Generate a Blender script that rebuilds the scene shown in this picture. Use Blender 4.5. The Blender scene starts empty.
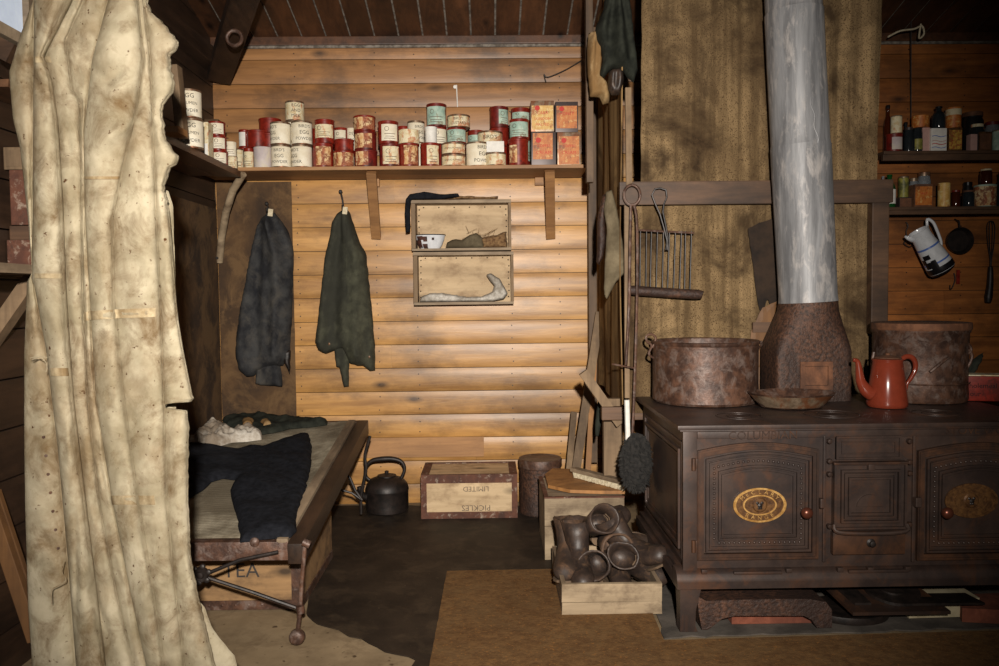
import bpy, bmesh, math, random
from mathutils import Vector, Matrix, noise
random.seed(7)
SC = bpy.context.scene
COL = SC.collection
R = math.radians
# ------------------------------------------------------------------ camera
F = 806.0
CAM = Vector((0, 0, 1.42))
YAW = math.atan(9.5 / F); PITCH = math.atan(38.0 / F); ROLL = R(-0.6)
RM = Matrix.Rotation(-YAW, 3, 'Z') @ Matrix.Rotation(math.pi / 2 - PITCH, 3, 'X') @ Matrix.Rotation(ROLL, 3, 'Z')
cd = bpy.data.cameras.new('camera'); cam = bpy.data.objects.new('camera', cd); COL.objects.link(cam)
cam.matrix_world = Matrix.Translation(CAM) @ RM.to_4x4()
cd.sensor_width = 36.0; cd.lens = 36.0 * F / 999.0; cd.clip_end = 60
SC.camera = cam
# ------------------------------------------------------------------ light
w = bpy.data.worlds.new('world'); SC.world = w; w.use_nodes = True
w.node_tree.nodes['Background'].inputs[0].default_value = (1.0, 0.86, 0.72, 1)
w.node_tree.nodes['Background'].inputs[1].default_value = 0.035
def spot(name, loc, aim, power, size, blend, rad, col=(1, 1, 1)):
    l = bpy.data.lights.new(name, 'SPOT'); l.energy = power; l.spot_size = R(size); l.spot_blend = blend
    l.shadow_soft_size = rad; l.color = col
    o = bpy.data.objects.new(name, l); COL.objects.link(o); o.location = loc
    o.rotation_euler = (Vector(aim) - Vector(loc)).to_track_quat('-Z', 'Y').to_euler()
    return o
spot('camera_flash', (0.12, -0.55, 1.86), (-0.30, 5.3, 1.25), 1500, 76, 1.0, 0.045, (1.0, 0.93, 0.84))
SC.view_settings.view_transform = 'Standard'; SC.view_settings.look = 'None'
SC.view_settings.gamma = 1; SC.view_settings.use_curve_mapping = False
SC.view_settings.exposure = 0.0
# ------------------------------------------------------------------ pixel -> place
def ray(px, py):
    return RM @ Vector(((px - 499.5) / F, -(py - 333.0) / F, -1.0))
def W(px, py, D):
    d = ray(px, py); return CAM + d * (D / d.y)
def WZ(px, py, z):
    d = ray(px, py); return CAM + d * ((z - CAM.z) / d.z)
def WX(px, py, x):
    d = ray(px, py); return CAM + d * (x / d.x)
def N(p, s=1.0):
    return noise.noise(Vector(p) * s)
# ------------------------------------------------------------------ materials
def _nt(name):
    m = bpy.data.materials.new(name); m.use_nodes = True
    nt = m.node_tree; return m, nt, nt.nodes['Principled BSDF']
def _mapping(nt, scale, coord='Object'):
    tc = nt.nodes.new('ShaderNodeTexCoord'); mp = nt.nodes.new('ShaderNodeMapping')
    mp.inputs['Scale'].default_value = scale
    nt.links.new(tc.outputs[coord], mp.inputs[0]); return mp.outputs[0]
def _noise(nt, vec, sc, det=5, rough=0.6, dist=0.0):
    n = nt.nodes.new('ShaderNodeTexNoise'); n.inputs['Scale'].default_value = sc
    n.inputs['Detail'].default_value = det; n.inputs['Roughness'].default_value = rough
    n.inputs['Distortion'].default_value = dist
    nt.links.new(vec, n.inputs['Vector']); return n.outputs['Fac']
def _ramp(nt, fac, stops):
    r = nt.nodes.new('ShaderNodeValToRGB'); e = r.color_ramp.elements
    while len(e) < len(stops): e.new(0.5)
    for i, (p, c) in enumerate(stops):
        e[i].position = p; e[i].color = (c[0], c[1], c[2], 1)
    nt.links.new(fac, r.inputs[0]); return r.outputs[0]
def _mix(nt, fac, a, b, mode='MIX'):
    m = nt.nodes.new('ShaderNodeMix'); m.data_type = 'RGBA'; m.blend_type = mode
    for s, v in ((m.inputs[0], fac), (m.inputs[6], a), (m.inputs[7], b)):
        if isinstance(v, (int, float)): s.default_value = v
        elif isinstance(v, tuple): s.default_value = (v[0], v[1], v[2], 1)
        else: nt.links.new(v, s)
    return m.outputs[2]
def _bump(nt, b, h, strength, dist=0.01):
    n = nt.nodes.new('ShaderNodeBump'); n.inputs['Strength'].default_value = strength
    n.inputs['Distance'].default_value = dist; nt.links.new(h, n.inputs['Height'])
    nt.links.new(n.outputs[0], b.inputs['Normal'])
def S(c):  # sRGB 0-255 -> linear
    return tuple(((v / 255) / 12.92 if v / 255 <= 0.04045 else ((v / 255 + 0.055) / 1.055) ** 2.4) for v in c)
def wood(name, light, dark, axis='x', rough=0.5, fine=26, knots=True, grime=0.35, grimecol=(0.03, 0.022, 0.016), island=0.35, bump=0.25, gsc=1.7, kscale=2.6):
    m, nt, b = _nt(name)
    st = {'x': (0.10, 1, 1), 'y': (1, 0.10, 1), 'z': (1, 1, 0.10)}[axis]
    v = _mapping(nt, st)
    g = _noise(nt, v, fine, 6, 0.65, 0.6)
    g2 = _noise(nt, v, fine * 0.22, 3, 0.5, 1.2)
    mid = tuple((a + c) / 2 for a, c in zip(light, dark))
    col = _ramp(nt, g, [(0.37, dark), (0.5, mid), (0.63, light)])
    col2 = _ramp(nt, g2, [(0.36, tuple(c * 0.66 for c in mid)), (0.6, tuple(min(1, c * 1.15) for c in light))])
    col = _mix(nt, 0.5, col, col2)
    if island:
        ge = nt.nodes.new('ShaderNodeNewGeometry')
        rr = _ramp(nt, ge.outputs['Random Per Island'], [(0, (1 - island,) * 3), (0.5, (1 - island * .35, 1 - island * .42, 1 - island * .5)), (1, (1.0, 1.0, 1.0))])
        col = _mix(nt, 1.0, col, rr, 'MULTIPLY')
    if knots:
        ks = {'x': (0.45, 1, 1), 'y': (1, 0.45, 1), 'z': (1, 1, 0.45)}[axis]
        kv = _mapping(nt, ks)
        vo = nt.nodes.new('ShaderNodeTexVoronoi'); vo.inputs['Scale'].default_value = kscale * 1.9
        nt.links.new(kv, vo.inputs['Vector'])
        kr = _ramp(nt, vo.outputs['Distance'], [(0.045, (0.95,) * 3), (0.085, (0.55,) * 3), (0.17, (0, 0, 0))])
        col = _mix(nt, kr, col, tuple(c * 0.22 for c in dark))
    if grime:
        gv = _mapping(nt, (1, 1, 1.6))
        gn = _noise(nt, gv, gsc, 7, 0.68)
        gr = _ramp(nt, gn, [(0.47, (0, 0, 0)), (0.64, (min(1, grime * 1.15),) * 3)])
        col = _mix(nt, gr, col, grimecol)
    nt.links.new(col, b.inputs['Base Color'])
    b.inputs['Roughness'].default_value = rough
    _bump(nt, b, g, bump, 0.004)
    return m
def stuffy(name, c1, c2, scale=8, rough=0.85, bump=0.4, stains=None, stretch=(1, 1, 1), metal=0.0, speck=None, det=6, weave=0, spec=None, sscale=2.2, slo=0.45, shi=0.62, sz=0.7):
    m, nt, b = _nt(name)
    v = _mapping(nt, stretch)
    n = _noise(nt, v, scale, det, 0.62)
    col = _ramp(nt, n, [(0.38, c1), (0.62, c2)])
    h = n
    if stains:
        for k, sc_ in enumerate(stains):
            vv = _mapping(nt, (1, 1, sz + 0.2 * k))
            nn = _noise(nt, vv, sscale * (1 + 1.7 * k) , 7, 0.7, 0.5)
            rr = _ramp(nt, nn, [(slo, (0, 0, 0)), (slo + (shi - slo) * .7, (0.85, 0.85, 0.85))])
            col = _mix(nt, rr, col, sc_)
    if speck:
        sn = _noise(nt, _mapping(nt, (1, 1, 1)), speck[1], 2, 0.5)
        rr = _ramp(nt, sn, [(speck[2], (0, 0, 0)), (speck[2] + 0.08, (1, 1, 1))])
        col = _mix(nt, rr, col, speck[0])
    if weave:
        wv = nt.nodes.new('ShaderNodeTexWave'); wv.bands_direction = 'Z'; wv.inputs['Scale'].default_value = weave
        wv.inputs['Distortion'].default_value = 1.5
        nt.links.new(_mapping(nt, (1, 1, 1)), wv.inputs['Vector'])
        wx = nt.nodes.new('ShaderNodeTexWave'); wx.bands_direction = 'X'; wx.inputs['Scale'].default_value = weave
        wx.inputs['Distortion'].default_value = 1.5
        nt.links.new(_mapping(nt, (1, 1, 1)), wx.inputs['Vector'])
        mx = nt.nodes.new('ShaderNodeMath'); mx.operation = 'ADD'
        nt.links.new(wv.outputs['Fac'], mx.inputs[0]); nt.links.new(wx.outputs['Fac'], mx.inputs[1])
        m2 = nt.nodes.new('ShaderNodeMath'); m2.operation = 'MULTIPLY_ADD'; m2.inputs[1].default_value = 0.3
        nt.links.new(mx.outputs[0], m2.inputs[0]); nt.links.new(n, m2.inputs[2]); h = m2.outputs[0]
    nt.links.new(col, b.inputs['Base Color'])
    b.inputs['Roughness'].default_value = rough; b.inputs['Metallic'].default_value = metal
    if spec is not None: b.inputs['Specular IOR Level'].default_value = spec
    if bump: _bump(nt, b, h, bump, 0.006)
    return m
def plain(name, c, rough=0.5, metal=0.0, spec=None, emit=None):
    m, nt, b = _nt(name)
    v = _mapping(nt, (1, 1, 1)); n = _noise(nt, v, 30, 4, 0.6)
    col = _ramp(nt, n, [(0.3, tuple(x * 0.8 for x in c)), (0.7, c)])
    nt.links.new(col, b.inputs['Base Color'])
    b.inputs['Roughness'].default_value = rough; b.inputs['Metallic'].default_value = metal
    if spec is not None: b.inputs['Specular IOR Level'].default_value = spec
    if emit:
        b.inputs['Emission Color'].default_value = (*c, 1); b.inputs['Emission Strength'].default_value = emit
    return m
MT = {}
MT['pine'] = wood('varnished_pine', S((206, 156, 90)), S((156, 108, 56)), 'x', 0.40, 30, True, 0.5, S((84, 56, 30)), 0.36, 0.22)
MT['pine_upper'] = wood('darker_pine', S((168, 120, 72)), S((120, 82, 46)), 'x', 0.45, 30, True, 0.6, S((66, 48, 34)), 0.34, 0.22)  # darker pine tone for the boards above the tin shelf
MT['rag'] = stuffy('grey_rag', S((96, 86, 68)), S((122, 110, 88)), 12, 0.92, 0.4, [S((80, 70, 54))], spec=0.1)
MT['pine_galley'] = wood('galley_pine', S((182, 114, 56)), S((128, 72, 32)), 'x', 0.5, 30, True, 0.5, S((56, 34, 18)), 0.35, 0.18)  # darker, redder pine for the galley end of the back wall
MT['pine_bare'] = wood('bare_pine', S((214, 180, 132)), S((180, 138, 88)), 'x', 0.6, 24, True, 0.4, S((110, 84, 58)), 0.15, 0.2)
MT['ceil'] = wood('ceiling_boards', S((104, 68, 44)), S((60, 38, 26)), 'y', 0.5, 26, True, 0.6, S((38, 26, 19)), 0.5, 0.2)
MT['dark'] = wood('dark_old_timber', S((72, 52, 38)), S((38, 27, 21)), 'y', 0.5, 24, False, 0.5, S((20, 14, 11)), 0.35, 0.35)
MT['batten_dk'] = wood('brown_batten', S((124, 86, 48)), S((84, 56, 32)), 'z', 0.65, 22, False, 0.35, S((50, 34, 20)), 0.1, 0.2)
MT['darkx'] = wood('dark_old_timber_across', S((104, 76, 54)), S((52, 36, 26)), 'x', 0.6, 24, False, 0.5, S((28, 20, 15)), 0.35, 0.35)
MT['darkz'] = wood('dark_old_timber_upright', S((112, 88, 64)), S((62, 46, 34)), 'z', 0.65, 24, False, 0.5, S((34, 26, 20)), 0.35, 0.35)
MT['felt'] = stuffy('tarred_felt', S((66, 46, 26)), S((92, 66, 38)), 3.5, 0.85, 0.25, [S((46, 32, 20)), S((104, 78, 48))], sscale=1.6)
MT['shelfw'] = wood('shelf_pine', S((178, 132, 84)), S((132, 92, 58)), 'x', 0.6, 24, False, 0.35, S((96, 68, 48)), 0.1, 0.2)
MT['grey'] = wood('weathered_grey_wood', S((176, 156, 130)), S((122, 104, 84)), 'x', 0.75, 28, False, 0.5, S((78, 62, 48)), 0.2, 0.35)
MT['greyz'] = wood('weathered_grey_board', S((140, 116, 88)), S((92, 72, 52)), 'z', 0.75, 28, False, 0.5, S((62, 48, 36)), 0.2, 0.35)
MT['greyy'] = wood('weathered_grey_plank', S((150, 130, 106)), S((104, 86, 66)), 'y', 0.75, 28, False, 0.5, S((62, 50, 38)), 0.2, 0.35)
MT['pale'] = wood('pale_crate_wood', S((170, 150, 122)), S((128, 110, 86)), 'x', 0.75, 22, True, 0.75, S((92, 74, 56)), 0.12, 0.3, gsc=5)
MT['orangew'] = wood('orange_batten', S((172, 122, 70)), S((130, 86, 46)), 'z', 0.65, 22, False, 0.35, S((70, 50, 30)), 0.1, 0.2)
MT['canvas'] = stuffy('dirty_canvas', S((152, 140, 114)), S((190, 178, 152)), 7, 0.92, 0.7, [S((132, 110, 80)), S((108, 84, 54))], speck=(S((84, 54, 30)), 60, 0.68), weave=220, spec=0.1, sscale=3.6, slo=0.48, shi=0.78)
MT['seam'] = stuffy('canvas_seam', S((126, 110, 84)), S((164, 150, 122)), 20, 0.92, 0.6, [S((112, 92, 64))], spec=0.1)
MT['burlap'] = stuffy('burlap', S((110, 90, 64)), S((158, 132, 96)), 6, 0.95, 0.5, [S((84, 66, 47)), S((46, 35, 27))], stretch=(3.2, 3.2, 0.14), speck=(S((80, 62, 44)), 170, 0.56), weave=180, spec=0.05, sscale=1.15, slo=0.46, shi=0.74)
MT['burlapd'] = stuffy('brown_sacking', S((104, 80, 52)), S((154, 124, 84)), 7, 0.95, 0.4, [S((84, 64, 44))], stretch=(2.5, 2.5, 0.15), weave=150, spec=0.05)
MT['soot'] = stuffy('scorched_sacking', S((28, 20, 14)), S((50, 36, 25)), 9, 0.95, 0.4)
MT['shelf_dk'] = wood('brown_shelf_plank', S((118, 84, 60)), S((62, 42, 30)), 'y', 0.42, 24, True, 0.5, S((34, 24, 18)), 0.3, 0.35)
MT['panel'] = wood('pale_panel_wood', S((212, 186, 148)), S((176, 148, 112)), 'x', 0.7, 18, True, 0.5, S((122, 92, 62)), 0.1, 0.25, gsc=6)
MT['crate_tan'] = wood('tan_chest_wood', S((156, 122, 82)), S((112, 84, 54)), 'x', 0.75, 22, True, 0.6, S((74, 54, 36)), 0.12, 0.3, gsc=5)
MT['floor'] = stuffy('trodden_floor', S((122, 104, 80)), S((150, 130, 102)), 3, 0.9, 0.4, [S((134, 114, 86)), S((100, 82, 62))], speck=(S((76, 60, 44)), 26, 0.66), spec=0.15, slo=0.5, shi=0.8)
MT['lino'] = stuffy('black_floor_cloth', S((30, 24, 19)), S((48, 39, 31)), 4, 0.6, 0.3, [S((24, 19, 16)), S((70, 58, 45))], speck=(S((92, 78, 60)), 60, 0.72), spec=0.3, slo=0.5, shi=0.8)
MT['mat'] = stuffy('rust_brown_mat', S((98, 72, 48)), S((122, 92, 60)), 30, 0.95, 0.7, [S((92, 66, 42)), S((112, 88, 60))], speck=(S((136, 96, 56)), 90, 0.62), spec=0.05, slo=0.45, shi=0.85)
MT['iron'] = stuffy('cast_iron', S((48, 37, 33)), S((68, 53, 46)), 7, 0.46, 0.25, [S((42, 36, 36)), S((84, 54, 36))], metal=0.2, sscale=3, slo=0.5, shi=0.78)
MT['ironl'] = stuffy('rubbed_cast_iron', S((58, 40, 31)), S((86, 57, 39)), 9, 0.44, 0.25, [S((46, 36, 32))], metal=0.2, sscale=4)
MT['irond'] = stuffy('black_iron', S((24, 20, 18)), S((44, 35, 31)), 20, 0.48, 0.3, metal=0.2)
MT['rust'] = stuffy('rusty_iron', S((62, 42, 33)), S((100, 70, 54)), 22, 0.5, 0.6, [S((50, 35, 29)), S((116, 100, 92))], metal=0.2, sscale=7, slo=0.5, shi=0.72)
MT['rustd'] = stuffy('pitted_rust', S((50, 35, 28)), S((92, 62, 46)), 60, 0.6, 1.0, [S((46, 32, 27))], metal=0.15, det=4)
MT['rustlt'] = stuffy('brown_rust', S((92, 58, 38)), S((122, 80, 54)), 20, 0.8, 0.5, [S((64, 42, 30))])
MT['zinc'] = stuffy('galvanised_pipe', S((108, 108, 110)), S((146, 146, 148)), 6, 0.5, 0.25, [S((92, 90, 92)), S((178, 172, 168))], metal=0.12, stretch=(4, 4, 0.35), sscale=7, slo=0.50, shi=0.74, sz=0.12)
MT['brass'] = stuffy('old_brass', S((156, 112, 56)), S((206, 164, 100)), 40, 0.35, 0.2, metal=0.3)
MT['brassd'] = stuffy('dull_brass', S((74, 48, 28)), S((112, 78, 44)), 60, 0.45, 0.3, metal=0.3)
MT['copper'] = plain('copper_knob', S((112, 64, 48)), 0.3, 0.6)
MT['terracotta'] = plain('red_brown_enamel', S((128, 54, 36)), 0.16, 0.0, 0.6)
MT['redpaint'] = stuffy('tin_red', S((108, 28, 18)), S((138, 40, 26)), 30, 0.35, 0.08, [S((80, 26, 18))], sscale=9, slo=0.53)
MT['reddark'] = stuffy('tin_dark_red', S((92, 24, 20)), S((120, 34, 26)), 30, 0.4, 0.1, [S((60, 24, 18))], sscale=9, slo=0.5)
MT['cream'] = stuffy('cream_label', S((214, 202, 176)), S((232, 224, 204)), 10, 0.7, 0.05, [S((196, 170, 128))], sscale=8, slo=0.55, shi=0.7)
MT['cream2'] = stuffy('stained_cream_label', S((210, 196, 160)), S((228, 218, 188)), 10, 0.7, 0.05, [S((180, 100, 50)), S((200, 176, 130))], sscale=12, slo=0.52, shi=0.62)
MT['rustlabel'] = stuffy('rust_spotted_label', S((196, 150, 96)), S((226, 204, 160)), 16, 0.7, 0.1, [S((150, 66, 30)), S((120, 56, 28))], sscale=14, slo=0.5, shi=0.58)
MT['teal'] = stuffy('teal_label', S((140, 168, 154)), S((190, 208, 190)), 14, 0.6, 0.05, [S((120, 100, 66))], sscale=12, slo=0.55, shi=0.65)
MT['lavender'] = stuffy('lavender_paper', S((176, 164, 164)), S((198, 188, 186)), 8, 0.7, 0.05, [S((200, 190, 170))], sscale=8)
MT['orange'] = stuffy('orange_tin', S((172, 92, 34)), S((200, 122, 54)), 24, 0.5, 0.15, [S((112, 60, 30)), S((214, 172, 104))], sscale=16, slo=0.54, shi=0.66)
MT['yellow'] = stuffy('yellow_tin', S((196, 150, 76)), S((220, 180, 104)), 24, 0.5, 0.15, [S((150, 80, 36)), S((224, 200, 140))], sscale=16, slo=0.52, shi=0.62)
MT['tinmetal'] = stuffy('tarnished_tin', S((110, 92, 74)), S((150, 130, 108)), 30, 0.4, 0.1, [S((120, 70, 40))], metal=0.5, sscale=10)
MT['darktin'] = plain('dark_tin', S((70, 58, 56)), 0.4, 0.3)
MT['ink'] = plain('printing_ink', S((52, 46, 42)), 0.8)
MT['inksoft'] = plain('faded_ink', S((112, 98, 84)), 0.9)
MT['redink'] = plain('red_ink', S((196, 44, 30)), 0.6)
MT['white'] = plain('white_paper', S((232, 228, 220)), 0.6)
MT['pink'] = plain('pink_paper', S((200, 160, 150)), 0.6)
MT['blue'] = plain('blue_line', S((90, 120, 190)), 0.3)
MT['enamel'] = plain('white_enamel', S((222, 224, 228)), 0.15, 0.0, 0.6)
MT['black'] = plain('black_glaze', S((26, 24, 26)), 0.3)
MT['chip'] = stuffy('chipped_enamel', S((40, 24, 20)), S((84, 48, 36)), 30, 0.7, 0.4)
MT['wool_dk'] = stuffy('black_serge', S((20, 21, 25)), S((32, 33, 38)), 30, 0.95, 0.4, [S((44, 44, 47))], spec=0.1, slo=0.56, shi=0.85)
MT['coat_grey'] = stuffy('grey_black_cloth', S((42, 42, 44)), S((66, 66, 66)), 9, 0.9, 0.45, [S((28, 30, 36)), S((84, 80, 74))], spec=0.1, sscale=3, slo=0.5, shi=0.8)
MT['coat_green'] = stuffy('olive_cloth', S((64, 64, 54)), S((82, 82, 68)), 18, 0.92, 0.45, [S((54, 54, 48))], weave=120, spec=0.1)
MT['green_dk'] = stuffy('dark_green_cloth', S((32, 34, 30)), S((50, 52, 45)), 14, 0.92, 0.45, spec=0.1)
MT['tan'] = stuffy('tan_leather', S((148, 122, 84)), S((188, 162, 122)), 8, 0.85, 0.4, [S((120, 90, 56))], spec=0.1)
MT['blanket'] = stuffy('grey_bed_canvas', S((128, 118, 100)), S((162, 152, 132)), 9, 0.92, 0.4, [S((104, 94, 78))], weave=90, spec=0.1)
MT['fleece'] = stuffy('dirty_fleece', S((170, 160, 146)), S((205, 198, 186)), 26, 0.95, 0.9, [S((120, 104, 86))])
MT['leather'] = stuffy('boot_leather', S((42, 33, 29)), S((66, 52, 44)), 12, 0.5, 0.5, [S((28, 24, 22)), S((92, 70, 52))], sscale=9, slo=0.52, shi=0.78)
MT['leather2'] = stuffy('scuffed_boot_leather', S((66, 48, 36)), S((100, 74, 54)), 12, 0.7, 0.5, [S((44, 34, 28))], sscale=9)
MT['sole'] = stuffy('boot_sole', S((74, 58, 44)), S((112, 90, 68)), 20, 0.8, 0.4)
MT['fur'] = stuffy('black_fur', S((20, 19, 18)), S((38, 35, 32)), 60, 0.95, 1.0)
MT['bristle'] = stuffy('cream_bristle', S((190, 176, 146)), S((220, 208, 180)), 60, 0.9, 0.6)
MT['straw'] = stuffy('dried_straw', S((92, 64, 40)), S((140, 110, 74)), 50, 0.95, 0.8)
MT['newspaper'] = stuffy('old_newspaper', S((168, 162, 152)), S((214, 208, 198)), 30, 0.9, 0.4, [S((140, 130, 116))], sscale=10)
MT['redcrate'] = stuffy('flaking_red_paint', S((74, 42, 30)), S((100, 60, 42)), 12, 0.75, 0.5, [S((60, 36, 26)), S((156, 140, 124))], sscale=8, slo=0.55, shi=0.72)
MT['brick'] = stuffy('brick', S((112, 60, 42)), S((140, 80, 58)), 18, 0.9, 0.6, [S((96, 52, 38))])
MT['stone'] = stuffy('limestone', S((160, 146, 116)), S((196, 184, 152)), 10, 0.9, 0.5)
MT['ash'] = stuffy('grey_hearth', S((62, 56, 50)), S((92, 84, 76)), 8, 0.95, 0.4)
MT['gapdust'] = stuffy('frosted_gap', S((90, 82, 74)), S((140, 132, 122)), 30, 0.9, 0.3)
MT['window'] = plain('daylit_pane', S((190, 200, 214)), 0.3, 0, None, 0.55)
MT['floral'] = stuffy('floral_tin', S((176, 130, 50)), S((206, 166, 76)), 40, 0.5, 0.1, [S((120, 80, 40)), S((150, 60, 40))], sscale=25, slo=0.5, shi=0.6)
MT['olive'] = stuffy('olive_label', S((120, 118, 50)), S((156, 148, 70)), 30, 0.5, 0.1, [S((60, 66, 40))], sscale=20)
def glass(name, c, rough=0.08, tr=0.75):
    m, nt, b = _nt(name)
    n = _noise(nt, _mapping(nt, (1, 1, 1)), 12, 4)
    nt.links.new(_ramp(nt, n, [(0.3, tuple(x * .7 for x in c)), (0.7, c)]), b.inputs['Base Color'])
    b.inputs['Roughness'].default_value = rough; b.inputs['Transmission Weight'].default_value = tr; b.inputs['IOR'].default_value = 1.45
    return m
MT['g_green'] = glass('green_glass', S((30, 90, 40)), 0.08, 0.35)
MT['g_dark'] = glass('dark_glass', S((46, 52, 56)), 0.08, 0.25)
MT['g_brown'] = glass('brown_glass', S((80, 34, 16)), 0.08, 0.3)
MT['g_clear'] = glass('clear_glass', S((170, 175, 180)), 0.08, 0.5)
# ------------------------------------------------------------------ mesh helpers
class MB:
    def __init__(s): s.v = []; s.f = []; s.m = []
    def add(s, vs, fs, mi=0):
        o = len(s.v); s.v += [Vector(p) for p in vs]; s.f += [tuple(i + o for i in f) for f in fs]; s.m += [mi] * len(fs)
        return s
    def box(s, a, b, mi=0, rot=None, piv=None, jit=0.0, bev=0.0):
        x0, y0, z0 = [min(p, q) for p, q in zip(a, b)]; x1, y1, z1 = [max(p, q) for p, q in zip(a, b)]
        if bev > 0:
            bm = bmesh.new(); bmesh.ops.create_cube(bm, size=1)
            for q in bm.verts: q.co = Vector((x0 + (q.co.x + .5) * (x1 - x0), y0 + (q.co.y + .5) * (y1 - y0), z0 + (q.co.z + .5) * (z1 - z0)))
            bmesh.ops.bevel(bm, geom=list(bm.edges), offset=bev, segments=2, affect='EDGES', profile=0.7)
            bm.verts.ensure_lookup_table(); vs = [q.co.copy() for q in bm.verts]; fs = [[q.index for q in f.verts] for f in bm.faces]; bm.free()
        else:
            vs = [Vector(p) for p in ((x0, y0, z0), (x1, y0, z0), (x1, y1, z0), (x0, y1, z0), (x0, y0, z1), (x1, y0, z1), (x1, y1, z1), (x0, y1, z1))]
            fs = [(0, 3, 2, 1), (4, 5, 6, 7), (0, 1, 5, 4), (1, 2, 6, 5), (2, 3, 7, 6), (3, 0, 4, 7)]
        if jit: vs = [p + Vector((random.uniform(-jit, jit), random.uniform(-jit, jit), random.uniform(-jit, jit))) for p in vs]
        if rot is not None:
            pv = Vector(piv) if piv is not None else Vector(((x0 + x1) / 2, (y0 + y1) / 2, (z0 + z1) / 2))
            vs = [rot @ (p - pv) + pv for p in vs]
        return s.add(vs, fs, mi)
    def beam(s, p, q, w_, h, mi=0, up=(0, 0, 1), bev=0.0):
        """a timber from p to q, w_ across, h thick along up"""
        p, q = Vector(p), Vector(q); d = (q - p); L = d.length; d.normalize()
        sd = d.cross(Vector(up)); sd.normalize(); u = sd.cross(d)
        Rm = Matrix((sd, d, u)).transposed()
        k = MB(); k.box((-w_ / 2, 0, -h / 2), (w_ / 2, L, h / 2), bev=bev)
        return s.add([Rm @ v + p for v in k.v], k.f, mi)
    def tube(s, pts, r, seg=8, mi=0, cap=True):
        pts = [Vector(p) for p in pts]; n = len(pts); vs = []; fs = []
        if 4 <= n <= 14:      # round off hand-placed points
            q = []; rq = []; rl = list(r) if isinstance(r, (list, tuple)) else [r] * n
            for i in range(n - 1):
                p0, p1, p2, p3 = pts[max(i - 1, 0)], pts[i], pts[i + 1], pts[min(i + 2, n - 1)]
                for k in range(4):
                    t = k / 4
                    q.append(.5 * (2 * p1 + (p2 - p0) * t + (2 * p0 - 5 * p1 + 4 * p2 - p3) * t * t + (3 * p1 - p0 - 3 * p2 + p3) * t ** 3)); rq.append(rl[i] + (rl[i + 1] - rl[i]) * t)
            q.append(pts[-1]); rq.append(rl[-1]); pts, r, n = q, rq, len(q)
        prev = None
        for i, p in enumerate(pts):
            d = (pts[min(i + 1, n - 1)] - pts[max(i - 1, 0)]).normalized()
            if prev is None:
                a = d.orthogonal().normalized()
            else:
                a = (prev - d * prev.dot(d)).normalized()
            prev = a; b = d.cross(a); rr = r[i] if isinstance(r, (list, tuple)) else r
            for k in range(seg):
                t = 2 * math.pi * k / seg; vs.append(p + (a * math.cos(t) + b * math.sin(t)) * rr)
        for i in range(n - 1):
            for k in range(seg):
                k2 = (k + 1) % seg; fs.append((i * seg + k, i * seg + k2, (i + 1) * seg + k2, (i + 1) * seg + k))
        if cap: fs.append(tuple(range(seg))[::-1]); fs.append(tuple((n - 1) * seg + k for k in range(seg)))
        return s.add(vs, fs, mi)
    def lathe(s, prof, c=(0, 0, 0), seg=24, mi=0, M=None, sx=1, sy=1, a0=0, a1=360):
        """prof: list of (r, z)"""
        c = Vector(c); vs = []; fs = []; full = abs(a1 - a0) >= 360; n = seg if full else seg + 1
        for (r_, z) in prof:
            for k in range(n):
                t = R(a0) + R(a1 - a0) * k / seg
                v = Vector((r_ * math.cos(t) * sx, r_ * math.sin(t) * sy, z))
                if M is not None: v = M @ v
                vs.append(v + c)
        for i in range(len(prof) - 1):
            for k in range(seg):
                k2 = (k + 1) % n; fs.append((i * n + k, i * n + k2, (i + 1) * n + k2, (i + 1) * n + k))
        return s.add(vs, fs, mi)
    def prism(s, outline, fn, mi=0):
        """outline: 2-D points; fn(u, v, k) -> place, k 0 front 1 back"""
        n = len(outline)
        vs = [fn(u, v, 0) for u, v in outline] + [fn(u, v, 1) for u, v in outline]
        fs = [tuple(range(n)), tuple(range(2 * n - 1, n - 1, -1))] + [(i, n + i, n + (i + 1) % n, (i + 1) % n) for i in range(n)]
        return s.add(vs, fs, mi)
    def ring(s, outer, inner, fn, mi=0):
        n = len(outer)
        vs = [fn(*p, 0) for p in outer] + [fn(*p, 0) for p in inner] + [fn(*p, 1) for p in outer] + [fn(*p, 1) for p in inner]
        fs = []
        for i in range(n):
            j = (i + 1) % n
            fs += [(i, j, n + j, n + i), (2 * n + i, i, j, 2 * n + j)[::-1], (n + i, n + j, 3 * n + j, 3 * n + i)]
        return s.add(vs, fs, mi)
    def build(s, name, mats, parent=None, smooth=False, local=False, merge=True):
        if not isinstance(mats, (list, tuple)): mats = [mats]
        off = Vector((0, 0, 0))
        if parent is not None and not local:
            q = parent
            while q is not None: off += q.location; q = q.parent
        me = bpy.data.meshes.new(name); me.from_pydata([tuple(p - off) for p in s.v], [], s.f)
        if max(max(f) for f in s.f) >= len(s.v) or min(min(f) for f in s.f) < 0: print('BAD', name, len(s.v))
        if me.validate(): print('INVALID', name)
        for m in mats: me.materials.append(MT[m] if isinstance(m, str) else m)
        for p, mi in zip(me.polygons, s.m): p.material_index = mi
        bm = bmesh.new(); bm.from_mesh(me)
        if merge: bmesh.ops.remove_doubles(bm, verts=bm.verts, dist=1e-5)
        bmesh.ops.recalc_face_normals(bm, faces=bm.faces)
        bm.to_mesh(me); bm.free()
        if smooth:
            for p in me.polygons: p.use_smooth = True
            if smooth != 'all':
                try: me.set_sharp_from_angle(angle=R(38))
                except Exception: pass
        o = bpy.data.objects.new(name, me); COL.objects.link(o); o.parent = parent
        return o
def tag(o, label=None, cat=None, group=None, kind=None):
    if label: o['label'] = label
    if cat: o['category'] = cat
    if group: o['group'] = group
    if kind: o['kind'] = kind
    return o
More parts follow.
